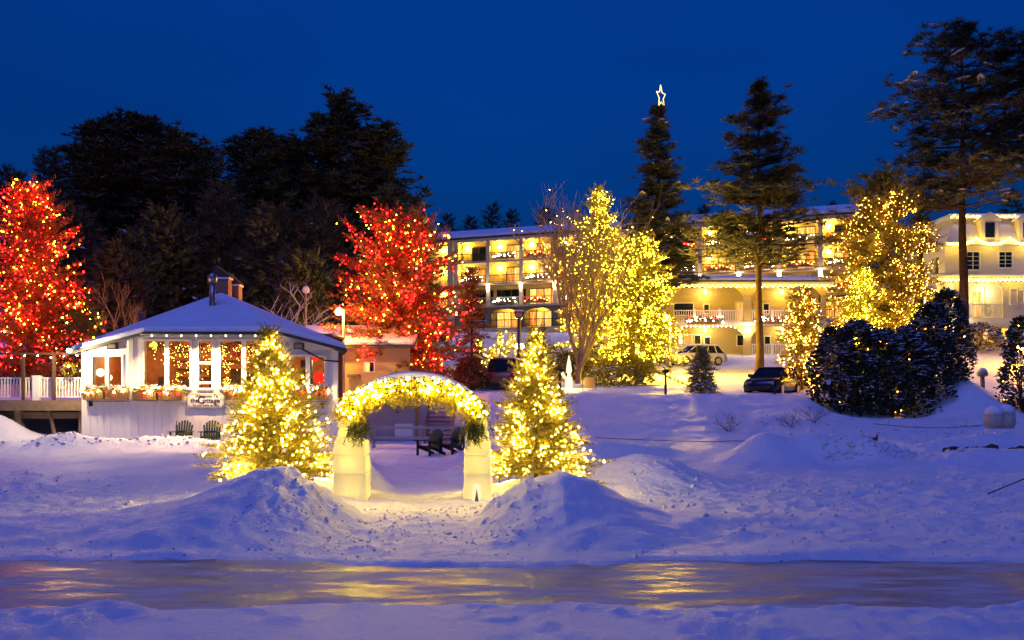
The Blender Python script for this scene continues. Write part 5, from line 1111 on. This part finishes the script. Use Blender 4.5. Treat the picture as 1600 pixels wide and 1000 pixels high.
# ---------------------------------------------------------------- cars
def car(name, label, loc, rz, L, W, Hh, paint, belt=.92, hood=.26, rear=.04, tail_up=.10, snow=.0):
    """lofted body, glasshouse, roof, wheels; nose along +x"""
    root = thing(name, label, 'car', loc, rz, 'parked cars'); hw = W/2
    st = [(-.5, .55, .50, belt*.78), (-.485, .93, .28, belt*.98), (-.40, 1, .24, belt), (-.1, 1, .22, belt), (.20, 1, .22, belt), (.5-hood*.9, .99, .22, belt*.97), (.40, .97, .24, belt*.90), (.475, .90, .28, belt*.78), (.5, .62, .36, belt*.62)]
    b = MB(); ring = 10
    for (fx_, fw, z0, z1) in st:
        w = hw*fw; zz = [(-w*.86, z0), (w*.86, z0), (w, z0+.10), (w, z0+(z1-z0)*.62), (w*.96, z1-.05), (w*.86, z1), (-w*.86, z1), (-w*.96, z1-.05), (-w, z0+(z1-z0)*.62), (-w, z0+.10)]
        b.v += [(fx_*L, y, z) for y, z in zz]
    for i in range(len(st)-1):
        for k in range(ring): b.f.append((i*ring+k, i*ring+(k+1) % ring, (i+1)*ring+(k+1) % ring, (i+1)*ring+k))
    b.f.append(tuple(reversed(range(ring)))); b.f.append(tuple((len(st)-1)*ring+k for k in range(ring)))
    b.build('body', paint, root, True)
    x0, x1, x2, x3 = (-.5+rear)*L, (-.5+rear+tail_up)*L, (.5-hood-.20)*L, (.5-hood)*L; zb, zr = belt-.03, Hh-.05
    gl = MB().hexa([(x0, -hw*.88, zb), (x3, -hw*.88, zb), (x3, hw*.88, zb), (x0, hw*.88, zb), (x1, -hw*.70, zr), (x2, -hw*.70, zr), (x2, hw*.70, zr), (x1, hw*.70, zr)]); gl.build('glasshouse', 'darkpane', root, bevel=.04)
    MB().hexa([(x1-.10, -hw*.72, zr-.01), (x2+.10, -hw*.72, zr-.01), (x2+.10, hw*.72, zr-.01), (x1-.10, hw*.72, zr-.01), (x1, -hw*.62, Hh), (x2-.05, -hw*.62, Hh), (x2-.05, hw*.62, Hh), (x1, hw*.62, Hh)]).build('roof', paint, root, bevel=.03)
    if snow: MB().box(x1, x2, -hw*.62, hw*.62, Hh, Hh+snow).build('roof_snow', 'snow_roof', root, bevel=snow*.45)
    for sy in (-1, 1):
        for (xa, xb) in ((x0, x1), (x3, x2), ((x0+x3)/2-.1, (x1+x2)/2-.05), (x0+(x3-x0)*.22, x1+(x2-x1)*.2)):
            MB().tube([(xa, sy*hw*.885, zb), (xb, sy*hw*.705, zr)], .045, 4).build('pillar', paint, root)
        MB().box(x3-.35, x3-.15, sy*hw*.9 if sy > 0 else -hw*.9-.2, sy*hw*.9+.2 if sy > 0 else -hw*.9, zb+.03, zb+.20).build('mirror', 'black', root, bevel=.03)
        MB().box(-.5*L-.01, -.47*L, sy*hw*.62-.12, sy*hw*.62+.12, belt*.62, belt*.98).build('tail_light', 'tail', root, bevel=.02)
        MB().box(.465*L, .49*L, sy*hw*.62-.16, sy*hw*.62+.16, belt*.60, belt*.76).build('headlight', 'rim', root, bevel=.02)
        for fx_ in (-.31, .30):
            c = Vector((fx_*L, sy*hw*.90, .33)); wh = MB()
            wh.tube([c-Vector((0, .12, 0)), c+Vector((0, .12, 0))], .33, 18); wo = wh.build('wheel', 'tyre', root)
            MB().tube([c+Vector((0, sy*.121, 0)), c+Vector((0, sy*.132, 0))], .21, 14).build('rim', 'rim', wo)
    MB().box(-.5*L-.05, -.47*L, -hw*.85, hw*.85, .36, .55).build('bumper', 'black', root, bevel=.03); MB().box(.48*L, .505*L, -hw*.6, hw*.6, .30, .46).build('bumper', 'black', root, bevel=.03)
    return root
def carloc(px, Y, dz=0): x = X(px, Y); return (x, Y, g(x, Y)+dz)
car('parked_car', 'silver-white station wagon parked uphill before the tan lodge', (X(1086, 74), 74, Z(571, 74)), R(203), 4.6, 1.8, 1.50, 'carwhite', hood=.24, snow=.06)
car('parked_car', 'dark blue car half sunk behind the snow bank beside the hedge', (X(1207, 49.5), 49.5, Z(619, 49.5)), R(238), 4.3, 1.75, 1.45, 'cardark', hood=.27)
car('parked_car', 'bronze pickup-like truck with dark rear window behind the slim lit fir', (X(796, 54), 54, Z(615, 54)), R(80), 4.8, 1.9, 1.85, 'carbrown', belt=1.12, hood=.24, tail_up=.05, snow=.05)

# ---------------------------------------------------------------- chairs, lamps and garden things
def adirondack(label, loc, rz, group):
    root = thing('adirondack_chair', label, 'chair', loc, rz, group); B_ = lambda *a: MB().box(*a)
    me = MB().box(-.29, .29, -.045, .045, 0, .022)
    sl_ = me.mesh('seat_slat', 'chairgreen')
    for i in range(6): inst('seat_slat', sl_, root, (0, -.30+i*.10, .36-i*.028), rot=(R(-15), 0, 0))
    hs = [.62, .72, .78, .80, .78, .72, .62]
    for i, h_ in enumerate(hs): o = MB().box(-.038, .038, -.011, .011, 0, h_).build('back_slat', 'chairgreen', root); o.location = ((i-3)*.078, .20, .22); o.rotation_euler = (R(-20), R((i-3)*2.2), 0)
    for s in (-1, 1):
        MB().box(s*.33-.07, s*.33+.07, -.42, .36, .54, .565).build('arm', 'chairgreen', root)
        MB().box(s*.30-.02, s*.30+.02, -.36, -.26, 0, .54).build('front_leg', 'chairgreen', root)
        MB().hexa([(s*.28-.02, -.36, .30), (s*.28+.02, -.36, .30), (s*.28+.02, .55, .0), (s*.28-.02, .55, .0), (s*.28-.02, -.36, .40), (s*.28+.02, -.36, .40), (s*.28+.02, .55, .10), (s*.28-.02, .55, .10)]).build('rear_leg', 'chairgreen', root)
        MB().box(s*.30-.02, s*.30+.02, .30, .36, .05, .54).build('arm_post', 'chairgreen', root)
    MB().box(-.30, .30, .20, .24, .50, .58).build('back_rail', 'chairgreen', root)
    return root
adirondack('left of the two dark adirondack chairs seen through the ice arch', base(671, 36.5), R(-38), 'adirondack chairs beyond the arch')
adirondack('right of the two dark adirondack chairs seen through the ice arch', base(706, 36.5), R(-38), 'adirondack chairs beyond the arch')
adirondack('left of the two dark chairs against the cottage wall', (X(283, 38.0), 38.0, .32), R(0), 'adirondack chairs by the cottage')
adirondack('right of the two dark chairs against the cottage wall', (X(329, 38.0), 38.0, .32), R(8), 'adirondack chairs by the cottage')
sk = thing('snow_stake', 'thin stick leaning at the cottage wall above the left chair', 'stick', (X(275, 38.4), 38.4, .3)); MB().tube([(0, 0, 0), (.02, 0, cz(657)-.3)], .018, 5).build('shaft', 'drytwig', sk)

for px, py, Y, lab in ((875, 578, 46.2, 'short black path light on the bank beside the slim lit fir'), (1040, 580, 46.5, 'short black path light on the bank below the broad yellow lit evergreen')):
    b_ = base(px, Y, -.2); h_ = Z(py, Y)-b_[2]; t = thing('path_light', lab, 'lamp', b_, 0, 'path lights on the bank')
    MB().tube([(0, 0, 0), (0, 0, h_-.05)], .055, 8).build('pole', 'black', t); MB().lathe([(.06, h_-.1), (.17, h_-.06), (.17, h_+.04), (.05, h_+.10)], (0, 0, 0), 12).build('lamp_head', 'black', t)
b_ = base(1213, 46.4, -.1); t = thing('path_light', 'black path light leaning right in front of the dark blue car', 'lamp', b_, 0, 'path lights on the bank'); h_ = Z(583, 46.4)-b_[2]
MB().tube([(-.15, 0, 0), (.32, 0, h_)], .055, 8).build('pole', 'black', t); MB().lathe([(.06, -.06), (.15, -.03), (.15, .06), (.05, .10)], (.34, 0, h_), 12).build('lamp_head', 'black', t)
Y = 60; b_ = base(811, Y, -.1); h_ = Z(487, Y)-b_[2]; t = thing('lamp_post', 'tall dark lamp post with unlit box head above the slim lit fir', 'lamp', b_)
MB().tube([(0, 0, 0), (0, 0, h_-.4)], .11, 8).build('pole', 'darkwood', t); MB().hexa([(-.20, -.2, h_-.42), (.20, -.2, h_-.42), (.20, .2, h_-.42), (-.20, .2, h_-.42), (-.30, -.3, h_), (.30, -.3, h_), (.30, .3, h_), (-.30, .3, h_)]).build('lamp_head', 'black', t); MB().box(-.19, .19, -.29, -.25, h_-.34, h_-.08).build('lens', 'shade', t)
MB().box(-.28, .28, -.28, .28, h_+.004, h_+.08).build('snow_load', 'snow_roof', t)
b_ = at(812, 541, 66); t = thing('floodlight', 'glaring white floodlight on a stake behind the dark lamp post', 'lamp', (b_.x, 66, g(b_.x, 66))); h_ = b_.z-g(b_.x, 66)
MB().tube([(0, 0, -.1), (0, 0, h_)], .04, 6).build('stake', 'black', t); MB().lathe([(.08, -.2), (.26, -.12), (.30, .0), (.26, .12), (.08, .2)], (0, 0, h_), 12).build('lamp_head', 'glow_w', t, True); point('floodlight_light', (0, -.6, h_+.3), 900, (1, .60, .06), t, .2)
def street_lamp(label, px, py, Y, watts, col, mat='glow_o', arm=.0, hr=.17):
    p = at(px, py, Y); z0 = g(p.x, Y); t = thing('street_lamp', label, 'lamp', (p.x, Y, z0), 0); h_ = p.z-z0
    MB().tube([(arm, 0, -.2), (arm, 0, h_+.1), (0, 0, h_+.22)] if arm else [(0, 0, -.2), (0, 0, h_-.15)], .06, 7).build('pole', 'shade', t)
    MB().lathe([(.04, -hr), (hr*.85, -hr*.6), (hr, 0), (hr*.7, hr*.7), (.05, hr)], (0, 0, h_), 12).build('lamp_head', mat, t, True)
    if watts: point('street_lamp_light', (0, -.3, h_-.25), watts, col, t, .15)
street_lamp('orange street lamp glowing left of the broad red lit tree', 529, 487, 48.8, 800, (1, .46, .06), arm=.25)
street_lamp('unlit globe lamp on a thin pole behind the cottage roof', 478, 453, 56, 0, None, 'snow_roof', hr=.22)
street_lamp('orange street lamp glowing through the hedge top before the inn', 1437, 497, 57, 520, (1, .46, .02), arm=-.25)
street_lamp('orange street lamp half hidden by the evergreen at the right edge', 1592, 545, 56, 380, (1, .42, .0), arm=.3)
street_lamp('unseen street lamp added behind the broad yellow lit evergreen', 1040, 498, 63, 5200, (1, .60, .04), arm=.3)  # added lamp, head hidden by the crown, to light the parking area
b_ = base(1535, 48.5, -.2); h_ = Z(575, 48.5)-b_[2]; t = thing('mushroom_lamp', 'stubby snow-topped mushroom lamp on the pile right of the hedge', 'lamp', b_)
MB().lathe([(.11, 0), (.11, h_-.35)], (0, 0, 0), 12).build('stem', 'shade', t, True); MB().lathe([(.16, h_-.42), (.27, h_-.34), (.25, h_-.2)], (0, 0, 0), 14).build('shade', 'shade', t, True); MB().lathe([(.24, h_-.21), (.18, h_-.05), (.05, h_)], (0, 0, 0), 14).build('snow_load', 'snow_roof', t, True)
# star on the spire conifer
p = at(1033, 151, 80); st_ = thing('lit_star', 'outlined star of white lights on the spire conifer tip', 'star', (p.x, 80, p.z), R(58)); m = MB(); pts = []
for i in range(10): a_ = math.pi/2+i*math.pi/5+.12; r_ = .92 if i % 2 == 0 else .42; pts.append((r_*math.cos(a_), 0, r_*math.sin(a_)))
for i in range(10): m.tube([pts[i], pts[(i+1) % 10]], .034, 6)
m.build('light_tube', 'star', st_); MB().tube([(0, 0, -.75), (0, 0, -1.6)], .03, 5).build('stake', 'black', st_)
# glowing sculpture and little arched sign
p = at(889, 611, 53); t = thing('ice_sculpture', 'glowing white pointed ice sculpture on a block beside the bare tree', 'sculpture', (p.x, 53, p.z)); M['icelit'] = emit('lit_ice', (1, .76, .34), 1.3)
MB().box(-.17, .17, -.16, .16, 0, .75).build('block', 'icelit', t, bevel=.04); MB().lathe([(.11, .75), (.07, .9), (.15, 1.05), (.12, 1.3), (.09, 1.5), (.05, 1.72), (.01, 1.9)], (0, 0, 0), 10).build('figure', 'icelit', t, True); MB().hexa([(-.20, -.1, .55), (-.05, -.1, .55), (-.05, .1, .55), (-.20, .1, .55), (-.45, -.1, .95), (-.30, -.1, 1.0), (-.30, .1, 1.0), (-.45, .1, .95)]).build('arm', 'icelit', t)
point('sculpture_light', (0, -.7, .5), 150, (1, .66, .12), t, .1)
p = at(921, 611, 52.5); t = thing('arched_sign', 'small arched iron sign frame right of the glowing ice sculpture', 'sign', (p.x, 52.5, p.z))
MB().tube([(-.36, 0, 0), (-.36, 0, .75), (-.2, 0, .92), (0, 0, .97), (.2, 0, .92), (.36, 0, .75), (.36, 0, 0)], .03, 5).build('frame', 'black', t); MB().box(-.27, .27, -.02, .02, .15, .72).build('panel', 'boxwood', t)
# wrapped shrub, stones, stake, stick, rope
p = at(1563, 663, 36); t = thing('wrapped_shrub', 'burlap-wrapped round bundle capped with snow on the right bank', 'bundle', (p.x, 36, p.z-.15))
for i, (ox, w, h_, sn_) in enumerate(((-.22, .34, .72, .12), (.22, .30, .78, .10))):
    MB().lathe([(w*.8, 0), (w*1.05, h_*.25), (w, h_*.6), (w*.75, h_*.88), (.04, h_)], (ox, 0, 0), 14).build('bundle', 'bale', t, True); MB().lathe([(w*1.0, h_*.66), (w*.86, h_*.9), (w*.4, h_+.05), (.02, h_+.07)], (ox, 0, .03), 14).build('snow_load', 'snow_roof', t, True)
rr_ = random.Random(8)
for i, px in enumerate((1480, 1491, 1503, 1514, 1526, 1539, 1551, 1583, 1596)):
    Yk = 33.5; b_ = base(px, Yk, .10); m = MB(); v = ICO_V*np.array([.21, .16, .12])*rr_.uniform(.8, 1.2)+np.random.default_rng(i).normal(size=(12, 3))*.012; m.add(v, [tuple(q) for q in ICO_T]); o = m.build('stone', 'rock', None); o.location = b_
    tag(o, 'dark stone %s in the row along the right snow bank' % ('number one', 'number two', 'number three', 'number four', 'number five', 'number six', 'number seven', 'second from the right edge', 'nearest the right edge')[i], 'stone', 'dark stones along the snow bank')
    o['label'] = 'leftmost dark stone of the row in the right snow bank' if i == 0 else 'dark stone of the row in the right snow bank, %s from its left end' % ('', 'second', 'third', 'fourth', 'fifth', 'sixth', 'seventh', 'eighth', 'ninth')[i]
b_ = base(1368, 35.5, -.1); t = thing('wooden_stake', 'short wooden stake stump standing in the snow right of the dried shrubs', 'stake', b_); MB().box(-.09, -.01, -.05, .05, 0, .42).build('stump', 'darkwood', t); MB().box(.02, .07, -.04, .04, 0, .52).build('stump', 'drytwig', t)
p0, p1 = at(1543, 768, 19.5), at(1625, 738, 19.5); p0.z = max(p0.z, g(p0.x, 19.5)+.02); t = thing('leaning_stick', 'long thin dark stick slanting out of the snow at the right edge', 'stick', p0); MB().tube([(0, 0, -.05), tuple(p1-p0)], .013, 5).build('shaft', 'black', t)
for i, (px0, px1, py, Y, lab) in enumerate(((1365, 1560, 662, 36.3, 'thin rope sagging from the wooden stake to the wrapped bundle'), (930, 1365, 684, 37.2, 'thin rope sagging along the foot of the snow bank'))):
    pts = []
    for k in range(15):
        u = k/14; x = X(px0+(px1-px0)*u, Y); pts.append((x, Y, max(g(x, Y)+.03, Z(py, Y)-.15*math.sin(u*math.pi))))
    o = MB().tube(pts, .012, 5).build('rope', 'darkwood'); tag(o, lab, 'rope')
t = thing('marker_stake', 'thin marker stake in the bank between the arch and the slim lit fir', 'stake', base(776, 38, -.1)); MB().tube([(0, 0, 0), (.02, 0, .95)], .025, 5).build('shaft', 'drytwig', t)

# small floodlights on the snow that light the two firs from below
for px, Y, dz, w, lab in ((374, 20.1, .16, 60, 'small ground floodlight left of the bushy lit fir'), (500, 21.1, .22, 75, 'small ground floodlight between the bushy lit fir and the left ice pillar'),
                          (780, 21.1, .22, 75, 'small ground floodlight between the right ice pillar and the slim lit fir'), (905, 20.9, .16, 60, 'small ground floodlight right of the slim lit fir')):
    t = thing('ground_floodlight', lab, 'lamp', base(px, Y), 0, 'ground floodlights at the firs')
    MB().tube([(0, 0, -.1), (0, 0, dz-.04)], .012, 6).build('stake', 'black', t); MB().lathe([(.03, dz-.06), (.05, dz-.03), (.05, dz), (.035, dz+.01)], (0, 0, 0), 10).build('housing', 'black', t)
    MB().lathe([(.034, dz+.012), (.034, dz+.022)], (0, 0, 0), 10).build('lens', 'bulb_near', t); point('floodlight_light', (0, 0, dz+.09), w*1.5, (1, .68, .16), t, .05)
